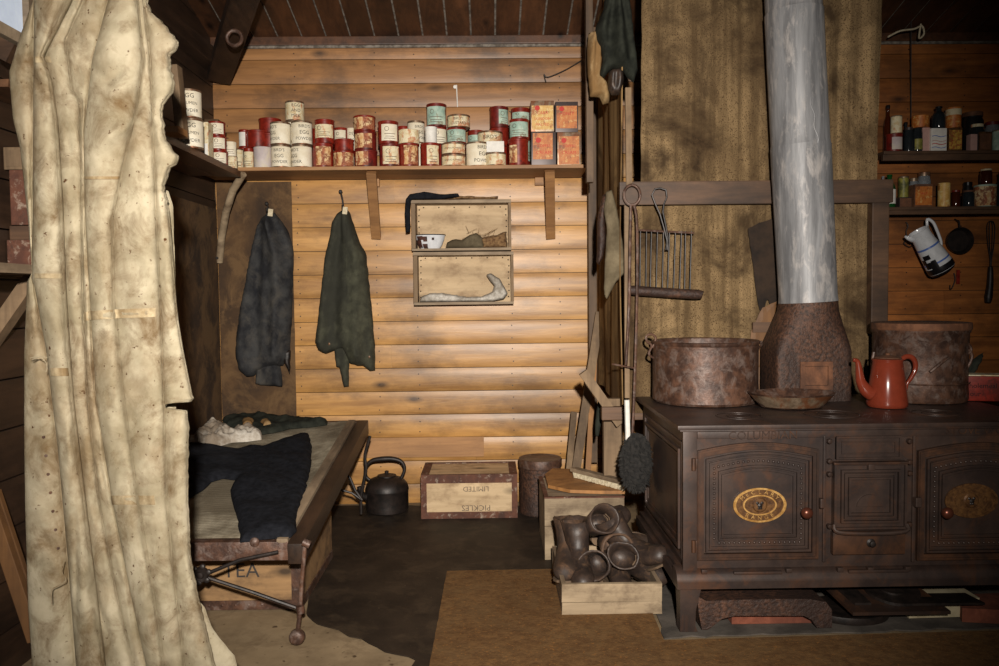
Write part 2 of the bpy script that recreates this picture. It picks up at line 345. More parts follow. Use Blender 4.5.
def root(name, loc, label, cat, group=None):
    o = bpy.data.objects.new(name, None); o.empty_display_size = 0.05; COL.objects.link(o); o.location = Vector(loc)
    return tag(o, label, cat, group)
def struct(o): o['kind'] = 'structure'; return o
def copy_tree(o, parent=None):
    c = o.copy(); COL.objects.link(c); c.parent = parent
    for ch in list(o.children): copy_tree(ch, c)
    return c
_txt = {}
def text_geo(s, size):
    k = (s, size)
    if k not in _txt:
        cu = bpy.data.curves.new('t', 'FONT'); cu.body = s; cu.size = size; cu.align_x = 'CENTER'; cu.align_y = 'CENTER'; cu.resolution_u = 2
        ob = bpy.data.objects.new('t', cu); COL.objects.link(ob)
        bpy.context.view_layer.update()
        me = bpy.data.meshes.new_from_object(ob.evaluated_get(bpy.context.evaluated_depsgraph_get()))
        _txt[k] = ([v.co.copy() for v in me.vertices], [tuple(p.vertices) for p in me.polygons])
        bpy.data.objects.remove(ob); bpy.data.curves.remove(cu); bpy.data.meshes.remove(me)
    return _txt[k]
def text_on(mb, s, size, fn, mi=0):
    vs, fs = text_geo(s, size); mb.add([fn(v.x, v.y) for v in vs], fs, mi)
def pip(x, y, poly):
    c = False; n = len(poly); j = n - 1
    for i in range(n):
        xi, yi = poly[i]; xj, yj = poly[j]
        if (yi > y) != (yj > y) and x < (xj - xi) * (y - yi) / (yj - yi) + xi: c = not c
        j = i
    return c
def edge_near(x, y, poly):
    best = None
    for i in range(len(poly)):
        ax, ay = poly[i]; bx, by = poly[(i + 1) % len(poly)]
        dx, dy = bx - ax, by - ay; L = dx * dx + dy * dy or 1e-12
        t = max(0, min(1, ((x - ax) * dx + (y - ay) * dy) / L)); qx, qy = ax + dx * t, ay + dy * t
        d = (qx - x) ** 2 + (qy - y) ** 2
        if best is None or d < best[0]: best = (d, qx, qy)
    return math.sqrt(best[0]), best[1], best[2]
def relief(mb, poly, base, thick, soft, step, bumpf=None, both=0.0, mi=0):
    """cloth-like body: poly in metres on a plane; base(u, v, h) -> place at height h above the plane"""
    us = [p[0] for p in poly]; vs_ = [p[1] for p in poly]
    u0, v0 = min(us), min(vs_); nu = int((max(us) - u0) / step) + 1; nv = int((max(vs_) - v0) / step) + 1
    cells = [(i, j) for i in range(nu) for j in range(nv) if pip(u0 + (i + .5) * step, v0 + (j + .5) * step, poly)]
    cs = set(cells); idx = {}; P = []
    border = set()
    for (i, j) in cells:
        for (a, b, e) in ((i - 1, j, ((i, j), (i, j + 1))), (i + 1, j, ((i + 1, j), (i + 1, j + 1))), (i, j - 1, ((i, j), (i + 1, j))), (i, j + 1, ((i, j + 1), (i + 1, j + 1)))):
            if (a, b) not in cs: border.update(e)
    top = []; bot = []
    def vid(i, j):
        if (i, j) not in idx:
            x, y = u0 + i * step, v0 + j * step
            d, qx, qy = edge_near(x, y, poly)
            if (i, j) in border: x, y = qx, qy; d = 0
            if not pip(x, y, poly): d = 0
            k = min(1, d / soft); h = thick * math.sqrt(max(0, 1 - (1 - k) ** 2))
            if bumpf: h += bumpf(x, y) * k
            hb = -both * math.sqrt(max(0, 1 - (1 - k) ** 2))
            idx[(i, j)] = len(top); top.append(base(x, y, max(h, 0.002) if d > 0 else 0.0)); bot.append(base(x, y, hb if d > 0 else -0.0015))
        return idx[(i, j)]
    ft = []
    for (i, j) in cells: ft.append((vid(i, j), vid(i + 1, j), vid(i + 1, j + 1), vid(i, j + 1)))
    n = len(top)
    fb = [tuple(n + k for k in f[::-1]) for f in ft]
    be = []
    for (i, j) in cells:
        for (a, b, e) in ((i - 1, j, ((i, j), (i, j + 1))), (i + 1, j, ((i + 1, j), (i + 1, j + 1))), (i, j - 1, ((i, j), (i + 1, j))), (i, j + 1, ((i, j + 1), (i + 1, j + 1)))):
            if (a, b) not in cs: p, q = idx[e[0]], idx[e[1]]; be.append((p, q, n + q, n + p))
    mb.add(top + bot, ft + fb + be, mi)
    return mb
def px_poly(pts, D):
    """outline seen at distance D -> (x, z) metres"""
    return [((q := W(x, y, D)).x, q.z) for x, y in pts]
def roughen(poly, step, amp, seed=0):
    out = []
    for i in range(len(poly)):
        a, b = poly[i], poly[(i + 1) % len(poly)]; L = math.hypot(b[0] - a[0], b[1] - a[1]); n = max(1, int(L / step))
        for k in range(n):
            t = k / n; x = a[0] + (b[0] - a[0]) * t; y = a[1] + (b[1] - a[1]) * t
            out.append((x + amp * N((x * 30, y * 30, seed)), y + amp * N((x * 30, y * 30, seed + 9))))
    return out
exec_parts = []
# ================================================================== THE ROOM
YB = 5.5                       # back wall
XL = W(213, 90, YB).x          # left wall
XR = 3.75
ZC = W(400, 39, YB).z          # top of the back wall
SL = 0.26                      # the ceiling rises towards the viewer
def ceil_z(y): return ZC + (YB - y) * SL
# --- back wall: bowed horizontal boards, one island each, with nails at the studs
def board_wall(name, mat, x0, x1, z0, z1, joint, pitch, y, studs, bow=0.0065, gapw=0.004, parent=None):
    mb = MB(); z = joint - math.ceil((joint - z0) / pitch) * pitch
    while z < z1:
        a, b = max(z, z0) + gapw / 2, min(z + pitch, z1) - gapw / 2
        if b - a > 0.02:
            xs = [x0]
            if random.random() < 0.6: xs.append(random.uniform(x0 + .6, x1 - .6))
            xs.append(x1)
            for xa, xb in zip(xs[:-1], xs[1:]):
                n = 8; vs = []
                bw = bow * random.uniform(.6, 1.3)
                nx = max(2, int((xb - xa) / .5))
                for i in range(nx + 1):
                    xx = xa + (xb - xa) * i / nx; xx = min(max(xx, xa + .0008), xb - .0008)
                    for k in range(n + 1):
                        t = k / n; s_ = 2 * t - 1
                        vs.append((xx, y - bw * (1 - abs(s_) ** 3) - 0.002 * N((xx * 2, z * 7, 0)), a + (b - a) * t))
                    vs += [(xx, y + 0.02, b), (xx, y + 0.02, a)]
                m_ = n + 3; fs = []
                for i in range(nx):
                    for k in range(m_): fs.append((i * m_ + k, (i + 1) * m_ + k, (i + 1) * m_ + (k + 1) % m_, i * m_ + (k + 1) % m_))
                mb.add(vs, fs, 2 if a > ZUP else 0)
            for sx in studs:
                for t in (0.25, 0.75):
                    if x0 < sx < x1:
                        c = (sx + random.uniform(-.006, .006), y - bow * 1.32 - 0.001, a + (b - a) * (t + random.uniform(-.05, .05)))
                        mb.add([(c[0] + .0045 * math.cos(q), c[1], c[2] + .0045 * math.sin(q)) for q in [i * math.pi / 3 for i in range(6)]], [(0, 1, 2, 3, 4, 5)], 1)
        z += pitch
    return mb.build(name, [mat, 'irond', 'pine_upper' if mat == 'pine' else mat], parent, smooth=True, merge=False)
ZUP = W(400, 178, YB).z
JZ = W(500, 226, YB).z; PITCHB = (W(500, 202, YB).z - W(500, 320, YB).z) / 5.0
XSPLIT = W(760, 300, YB).x
studs = [W(p, 300, YB).x for p in (232, 300, 378, 418, 512, 560, 640)]
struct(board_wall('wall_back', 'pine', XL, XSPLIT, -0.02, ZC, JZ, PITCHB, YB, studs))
struct(board_wall('wall_back_galley', 'pine_galley', XSPLIT, XR, -0.02, ZC, JZ + .01, PITCHB * 1.0, YB, [W(p, 300, YB).x for p in (905, 960)]))
mb = MB(); mb.box((XL - .1, YB + .03, -.05), (XR + .1, YB + .10, ZC + .2)); struct(mb.build('wall_back_sheathing', 'darkx'))
# patched boards low on the wall (bare wood)
mb = MB(); a = W(346, 438, YB - .012); b = W(484, 456, YB - .012); mb.box((a.x, YB - .030, b.z), (b.x, YB - .012, a.z), bev=.002)
tag(mb.build('repair_board', 'shelfw'), 'plain unvarnished board nailed low across the back wall above the kettle', 'board')
# left wall: dark boards
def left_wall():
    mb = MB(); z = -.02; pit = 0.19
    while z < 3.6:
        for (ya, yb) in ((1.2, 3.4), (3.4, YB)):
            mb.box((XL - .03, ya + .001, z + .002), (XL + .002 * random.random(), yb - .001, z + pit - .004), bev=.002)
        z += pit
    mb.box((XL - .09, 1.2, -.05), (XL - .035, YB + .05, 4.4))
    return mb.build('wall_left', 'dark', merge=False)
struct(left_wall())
mb = MB(); mb.box((XR, .5, -.05), (XR + .05, YB + .1, 4.2)); struct(mb.build('wall_right', 'dark'))
# window high on the left wall
wz0 = WX(10, 29, XL + .02); wz1 = wz0.z + .55
mb = MB(); ya, yb = 2.62, 3.25
mb.box((XL + .004, ya, wz0.z), (XL + .014, yb, wz1)); win = struct(mb.build('window_1', 'window'))
mb = MB()
for q in ((ya - .05, wz0.z - .045, yb + .05, wz0.z), (ya - .05, wz1, yb + .05, wz1 + .05), (ya - .05, wz0.z, ya, wz1), (yb, wz0.z, yb + .05, wz1)):
    mb.box((XL + .003, q[0], q[1]), (XL + .04, q[2], q[3]), bev=.003)
struct(mb.build('window_frame', 'grey', win))
# ceiling
def ceiling():
    mb = MB(); p = (W(399, 40, YB).x - W(375, 40, YB).x); x = W(255, 40, YB).x - 12 * p
    while x < XR:
        y0, y1 = 0.2, YB
        g = .006; t = .018
        j = random.uniform(-.002, .002)
        vs = []
        for yy in (y0, y1):
            z = ceil_z(yy) + j
            vs += [(x + g, yy, z), (x + p - g, yy, z), (x + p - g, yy, z + t), (x + g, yy, z + t)]
        mb.add(vs, [(0, 1, 2, 3), (7, 6, 5, 4), (0, 4, 5, 1), (1, 5, 6, 2), (2, 6, 7, 3), (3, 7, 4, 0)], 0)
        x += p
    vs = []
    for yy in (.2, YB + .05):
        for xx in (XL - .2, XR + .1): vs += [(xx, yy, ceil_z(yy) + .008), (xx, yy, ceil_z(yy) + .05)]
    mb.add(vs, [(0, 2, 6, 4), (1, 5, 7, 3), (0, 1, 3, 2), (4, 6, 7, 5)], 1)
    return mb.build('ceiling', ['ceil', 'gapdust'], merge=False)
struct(ceiling())
mb = MB(); mb.box((XL, YB - .035, ZC - .045), (XR, YB - .006, ZC + .012), bev=.006); mb.box((XL, YB - .022, ZC - .062), (XR, YB - .010, ZC - .045), 1)
struct(mb.build('trim_1', ['ceil', 'gapdust'], merge=False))
# wall plate along the left wall
a = WX(212, 62, XL + .1); mb = MB(); mb.box((XL, 1.3, a.z), (XL + .10, YB - .03, a.z + .11), bev=.008); struct(mb.build('trim_2', 'dark'))
# roof brace in the corner, and the ring hung on it
mb = MB(); mb.beam(W(219, 76, 5.42), W(262, -60, 4.1), .10, .15, up=(1, 0, 0), bev=.008)
tag(mb.build('roof_brace', 'dark'), 'dark slanting roof timber in the left back corner under the ceiling', 'timber')
mb = MB(); c = W(234.5, 38, 4.72); n = 28
mb.tube([c + Vector((.042 * math.cos(t), 0, .042 * math.sin(t))) for t in [2 * math.pi * i / n for i in range(n + 1)]], .011, 8)
mb.tube([c + Vector((0, 0, .04)), c + Vector((.005, .05, .05))], .006, 6)
tag(mb.build('iron_ring', 'rust', smooth=True), 'small rusty iron ring hung on the roof timber in the left corner', 'ring')
# floor
def floor():
    mb = MB(); nx, ny = 60, 60; x0, x1, y0, y1 = XL - .05, XR + .05, .3, YB + .03; vs = []
    for j in range(ny + 1):
        for i in range(nx + 1):
            x = x0 + (x1 - x0) * i / nx; y = y0 + (y1 - y0) * j / ny
            vs.append((x, y, -.004 + .003 * N((x * 2.1, y * 2.1, 3))))
    fs = [(j * (nx + 1) + i, j * (nx + 1) + i + 1, (j + 1) * (nx + 1) + i + 1, (j + 1) * (nx + 1) + i) for j in range(ny) for i in range(nx)]
    mb.add(vs, fs); mb.box((x0, y0, -.06), (x1, y1, -.02)); return mb.build('floor', 'floor', smooth='all')
struct(floor())
def ground(name, pts, z, t, mat, label, cat, amp=.028, seed=1, sm=False):
    poly = roughen([((q := WZ(x, y, z)).x, q.y) for x, y in pts], .05, amp, seed)
    mb = MB(); n = len(poly)
    bm = bmesh.new(); vs = [bm.verts.new((x, y, z + t)) for x, y in poly]; lo = [bm.verts.new((x, y, z)) for x, y in poly]
    f = bm.faces.new(vs); bmesh.ops.triangulate(bm, faces=[f], ngon_method='EAR_CLIP')
    for i in range(n): bm.faces.new((vs[i], lo[i], lo[(i + 1) % n], vs[(i + 1) % n]))
    me = bpy.data.meshes.new(name); bmesh.ops.recalc_face_normals(bm, faces=bm.faces); bm.to_mesh(me); bm.free(); me.materials.append(MT[mat])
    o = bpy.data.objects.new(name, me); COL.objects.link(o); return tag(o, label, cat)
ground('floor_cloth', [(330, 506), (556, 506), (545, 520), (552, 545), (565, 573), (620, 640), (620, 700), (400, 700), (414, 662), (385, 652), (360, 640), (330, 628), (304, 618), (312, 590), (322, 560)], 0.0, .004, 'lino', 'worn black floor cloth with a ragged edge between bed and stove', 'floor covering')
ground('brown_mat', [(447, 573), (560, 571), (600, 600), (652, 614), (664, 643), (830, 638), (1030, 632), (1030, 720), (420, 720)], .005, .012, 'mat', 'rust brown coarse mat lying in front of the stove', 'mat', .004)
ground('hearth_slab', [(652, 560), (1060, 550), (1060, 627), (664, 639), (655, 612)], 0.0, .006, 'ash', 'grey ash-covered hearth slab under the stove', 'hearth')
# felt covered panel behind the first coat
XP = W(294, 300, YB - .03).x
mb = MB(); zt = W(250, 182, YB - .03).z; zb = .0
nx, nz = 22, 30; vs = []
for j in range(nz + 1):
    for i in range(nx + 1):
        x = XL + .015 + (XP - XL - .015) * i / nx; z = zb + (zt - zb) * j / nz
        vs.append((x + (.004 * N((z * 9, 1, 1)) if i == nx else 0), YB - .030 + .007 * N((x * 3, z * 3, 5)), z))
mb.add(vs, [(j * (nx + 1) + i, j * (nx + 1) + i + 1, (j + 1) * (nx + 1) + i + 1, (j + 1) * (nx + 1) + i) for j in range(nz) for i in range(nx)])
mb.box((XL + .015, YB - .022, zb), (XP - .004, YB - .014, zt))
tag(mb.build('felt_panel', 'felt', smooth='all'), 'dark brown tarred felt sheet covering the wall behind the grey-black coat', 'wall covering')
mb = MB(); mb.box((XL + .004, 4.4, 0.0), (XL + .016, YB - .04, WX(190, 185, XL + .01).z - .1))
mb.box((XL + .003, 4.36, .0), (XL + .03, 4.42, 2.1), 1)
tag(mb.build('felt_panel', ['felt', 'dark'], merge=False), 'dark felt sheet on the left wall between the canvas curtain and the corner', 'wall covering')
# ================================================================== STOVE ENCLOSURE
YE = 4.3; XE = W(622, 300, YE).x; XE2 = W(883, 250, YE).x
def cloth_wall(name, mat, fn, nu, nv, label=None, cat=None, th=.006, parent=None, mi=None):
    mb = MB(); vs = []; bk = []
    for j in range(nv + 1):
        for i in range(nu + 1):
            p = Vector(fn(i / nu, j / nv)); vs.append(p)
    W_ = nu + 1
    nor = []
    for j in range(nv + 1):
        for i in range(nu + 1):
            a = vs[j * W_ + min(i + 1, nu)] - vs[j * W_ + max(i - 1, 0)]; b = vs[min(j + 1, nv) * W_ + i] - vs[max(j - 1, 0) * W_ + i]
            nor.append(a.cross(b).normalized())
    bk = [v + n_ * -th for v, n_ in zip(vs, nor)]; n = len(vs)
    fs = [(j * W_ + i, j * W_ + i + 1, (j + 1) * W_ + i + 1, (j + 1) * W_ + i) for j in range(nv) for i in range(nu)]
    fb = [tuple(n + k for k in f[::-1]) for f in fs]
    e = []
    for i in range(nu): e += [(i + 1, i, n + i, n + i + 1), (nv * W_ + i, nv * W_ + i + 1, n + nv * W_ + i + 1, n + nv * W_ + i)]
    for j in range(nv): e += [(j * W_, (j + 1) * W_, n + (j + 1) * W_, n + j * W_), ((j + 1) * W_ + nu, j * W_ + nu, n + j * W_ + nu, n + (j + 1) * W_ + nu)]
    mb.add(vs + bk, fs + fb + e)
    o = mb.build(name, mat, parent, smooth=True)
    if label: tag(o, label, cat)
    return o
zbm0 = W(750, 205, YE).z; zbm1 = W(750, 182, YE).z
XB0 = W(641, 90, YE - .03).x
def upper(u, v):
    z = zbm1 - .02 + v * (ceil_z(YE) - zbm1 - .03)
    xr = XE2 - .055 + .0 * v; x = XB0 - .0 * v + (xr - XB0) * u
    y = YE - .03 - .03 * math.sin(u * 9 + v * .8) * (.4 + .6 * v) - .02 * N((x * 2.2, z * 1.3, 2)) - .05 * math.exp(-((u - .97) / .05) ** 2) * (.3 + v)
    return (x + (.006 * N((z * 6, 4, 4)) if u in (0, 1) else 0), y, z)
cloth_wall('sacking_sheet', 'burlap', upper, 90, 60, 'brown burlap sheet hanging behind the upper stove pipe from the ceiling', 'sacking')
zlow = W(640, 407, YE).z
def lower(u, v):
    z = zlow - .03 + v * (zbm0 - zlow + .03); x = XE + .03 + (W(872, 300, YE).x - XE - .03) * u
    y = YE + .0 - .018 * math.sin(u * 13 + 1) * (1 - v) - .015 * N((x * 3, z * 2, 7)); return (x, y, z)
low = cloth_wall('sacking_sheet', 'burlap', lower, 80, 40, 'stained burlap sheet below the crossbeam, behind the round stew pot', 'sacking')
mb = MB(); pl = roughen(px_poly([(748, 228), (778, 216), (778, 300), (774, 312), (768, 298), (762, 318), (758, 300), (754, 270)], YE - .04), .03, .008, 3)
relief(mb, pl, lambda x, y, h: (x, YE - .036 - h, y), .004, .02, .02); mb.build('scorched_patch', 'soot', low)
mb = MB(); pl = roughen(px_poly([(752, 330), (762, 308), (778, 300), (778, 402), (756, 402), (757, 352), (748, 346)], YE - .04), .03, .006, 5)
relief(mb, pl, lambda x, y, h: (x, YE - .036 - h, y), .006, .02, .02); mb.box((W(750, 330, YE).x, YE - .05, W(750, 332, YE).z), (W(778, 330, YE).x, YE - .03, W(750, 322, YE).z), 1)
mb.build('torn_patch', ['batten_dk', 'darkx'], low)
# side of the enclosure: sacking from the beam post to the back wall
zs0 = W(610, 398, 4.7).z
def side(u, v):
    y = YE + .02 + (YB - .02 - YE) * u; z = zs0 - .03 * math.sin(u * 7) + v * (ceil_z(y) - .07 - zs0)
    return (XE - .008 * math.sin(u * 26 + 1) - .02 * N((y * 4, z * .9, 3)) + .01, y, z)
cloth_wall('sacking_sheet', 'burlapd', side, 50, 40, 'striped brown sacking closing the side of the stove corner, left of the tongs', 'sacking')
mb = MB(); mb.box((W(618, 190, YE).x, YE - .06, zbm0), (W(888, 190, YE).x, YE - .022, zbm1), bev=.006)
mb.box((W(866, 190, YE).x, YE - .075, W(880, 333, YE).z), (XE2 - .005, YE - .02, zbm0 - .001), bev=.005)
tag(mb.build('crossbeam', ['darkx'], merge=False), 'dark crossbeam with a right-hand post, framing the sacking behind the stove pipe', 'beam')
mb = MB(); mb.box((W(602, 410, YE).x, YE - .0, zlow - .07), (W(668, 410, YE).x, YE + .05, zlow + .0), bev=.004); 
tag(mb.build('low_rail', 'darkx'), 'dark low rail running behind the top left corner of the stove', 'rail')
mb = MB(); mb.box((W(603, 440, YE + .15).x, YE + .12, 0), (W(622, 440, YE + .15).x, YE + .17, zlow + .03), bev=.004)
tag(mb.build('grey_post', 'greyz'), 'weathered grey post standing behind the white crate, left of the black sheepskin', 'post')
mb = MB(); mb.beam(W(583, 372, 4.25 + .1), W(620, 424, 4.25 + .1), .05, .035, up=(0, 1, 0)); 
tag(mb.build('diagonal_brace', 'greyz'), 'short grey diagonal brace above the grey post', 'brace')
mb = MB(); mb.box((W(586, 100, 4.62).x, 4.60, W(590, 182, 4.6).z), (W(593, 100, 4.62).x, 4.66, ceil_z(4.7) - .03), bev=.004)
mb.box((W(589, 300, 5.3).x, 5.3, 0.3), (W(597, 300, 5.3).x, 5.36, ceil_z(5.36) - .03), bev=.004)
tag(mb.build('corner_stud', 'darkz', merge=False), 'dark upright stud at the right end of the tin shelf', 'post')
mb = MB(); mb.beam(W(628, 88, 4.28), W(629, 186, 4.24), .032, .024, up=(0, 1, 0), bev=.004)
tag(mb.build('wooden_pole', 'greyz'), 'pale upright batten beside the upper burlap sheet, below the hanging clothes', 'batten')
mb = MB(); mb.beam(W(626.5, 205, 4.27), W(627, 398, 4.24), .026, .022, up=(0, 1, 0), bev=.003)
tag(mb.build('wooden_batten', 'greyz'), 'thin brown batten behind the iron tongs', 'batten')
# ================================================================== SHELVES OF TINS
ZS = W(440, 165.5, 5.07).z; YSF = 5.07
xs0, xs1 = XL + .01, W(588, 165, YSF).x
sh = root('wall_shelf', ((xs0 + xs1) / 2, YSF, ZS), 'long pine shelf full of red and cream tins on the back wall', 'shelf')
mb = MB(); mb.box((xs0, YSF, ZS - .022), (xs1, YB - .014, ZS), bev=.003); mb.build('plank', 'shelfw', sh)
for px_, pyb, lean in ((372.5, 238, 4), (550.5, 238, 0)):
    mb = MB(); a = W(px_ - 1, 171, 5.14); b = W(px_ + lean, pyb, YB - .03)
    mb.beam((a.x, 5.13, ZS - .03), (b.x, YB - .04, b.z), .062, .03, up=(0, 1, 0), bev=.003)
    mb.box((a.x - .075, YB - .05, ZS - .075), (a.x + .005, YB - .014, ZS - .023), bev=.003); mb.build('bracket', 'shelfw', sh)
mb = MB(); pts = [W(243, 174, 5.1), W(233, 190, 5.2), W(226, 212, 5.3), W(221.5, 238, 5.4), W(219.5, 262, YB - .04)]
for a, b in zip(pts[:-1], pts[1:]):
    mb.tube([a, b], [.024, .024], 10)
mb.tube([pts[-1] + Vector((0, -.04, .025)), pts[-1] + Vector((0, -.055, .025))], .008, 8, 1)
mb.build('curved_bracket', ['pale', 'irond'], sh, smooth=True, merge=False)
# left shelf: a dark plank on the left wall
XLF = W(240, 176, 5.02).x; ZL = W(240, 171, 5.02).z
lsh = root('wall_shelf', (XL + .15, 4.2, ZL), 'dark heavy plank shelf on the left wall, seen from below', 'shelf')
mb = MB(); mb.box((XL + .006, 2.9, ZL - .03), ((XL + XLF) / 2 - .003, 5.0, ZL), jit=.003); mb.box(((XL + XLF) / 2 + .003, 2.9, ZL - .032), (XLF, 5.03, ZL), jit=.004); mb.build('plank', 'shelf_dk', lsh, merge=False)
LET = {}
def tin_parts(t, c, r, h, body, style, ang=0, text=None, rot=0):
    """a round tin: body with rims, label wrapping part of the side, printing"""
    mb = MB(); e = min(.006, h * .08)
    prof = [(0, 0), (r * .97, 0), (r, e * .4), (r, e), (r * .965, e * 1.3), (r * .965, h - e * 2.2), (r, h - e * 1.9), (r, h - e * .4), (r * .96, h), (r * .92, h), (r * .9, h - e * .8), (0, h - e * .8)]
    b = MB(); b.lathe(prof, c, 24); ob = b.build('body', body, t, smooth=True)
    if style is None: return
    mat, lo, hi, half, off = style        # label from lo..hi of the height, half-angle, offset
    a = -90 + ang + off
    lb = MB(); rl = r * .965 + .0012
    lb.lathe([(rl, h * lo), (rl, h * hi)], c, 16 if half < 170 else 28, a0=a - half, a1=a + half); lb.build('label', mat, t, smooth='all')
    if text:
        tb = MB(); n = len(text); hh = h * (hi - lo); rt = rl + .0012
        for i, s_ in enumerate(text):
            sz = min(hh / (n + .3) * .8, r * 3.0 * math.sin(R(min(half, 75))) / max(4, len(s_)) * .86)
            zc = h * lo + hh * (1 - (i + .75) / (n + .5))
            def fn(x, y, zc=zc):
                th = R(a) + x / rt; return Vector(c) + Vector((rt * math.cos(th), rt * math.sin(th), zc + y))
            text_on(tb, s_, sz, fn)
        tb.build('lettering', 'ink', t)
    elif mat in ('cream', 'teal', 'cream2') and half < 100:
        tb = MB(); rt = rl + .001; hh = h * (hi - lo)
        n = 14; dd = R(half) * .35; ra = min(hh * .16, r * .2)
        pts = []
        for k in range(n + 1):
            q = 2 * math.pi * k / n; th = R(a) - dd + ra * math.cos(q) / rt
            pts.append(Vector(c) + Vector((rt * math.cos(th), rt * math.sin(th), h * lo + hh * .72 + ra * math.sin(q))))
        tb.tube(pts, .0016, 4)
        for zz, wd in ((.40, .62), (.24, .5), (.12, .66)):
            tb.lathe([(rt, h * lo + hh * zz), (rt, h * lo + hh * (zz + .035))], c, 6, a0=a - half * wd, a1=a + half * wd)
        tb.build('label_print', 'inksoft', t)
CR = ('cream', .06, .94, 179, 0); LB = ('cream', .10, .84, 52, 0)
def stack(D, items, z0, group=None, name='round_tin'):
    """items bottom to top: (px0, px1, py_top, py_bottom, body, style, label, text)"""
    z = z0
    for (x0, x1, yt, yb, body, style, lab, text) in items:
        r = (x1 - x0) / 2 * D / F; h = W((x0 + x1) / 2, yt + .6, D - r).z - z; c = W((x0 + x1) / 2, (yt + yb) / 2, D)
        c = Vector((c.x, D, z)); t = root(name, c, lab, 'tin', group)
        tin_parts(t, c, r, h, body, style, ang=0, text=text)
        z += h + .0008
G1 = 'tins on the long back shelf'
EGG = ["BIRD'S", 'EGG', 'POWDER']
Df, Db = 5.19, 5.36
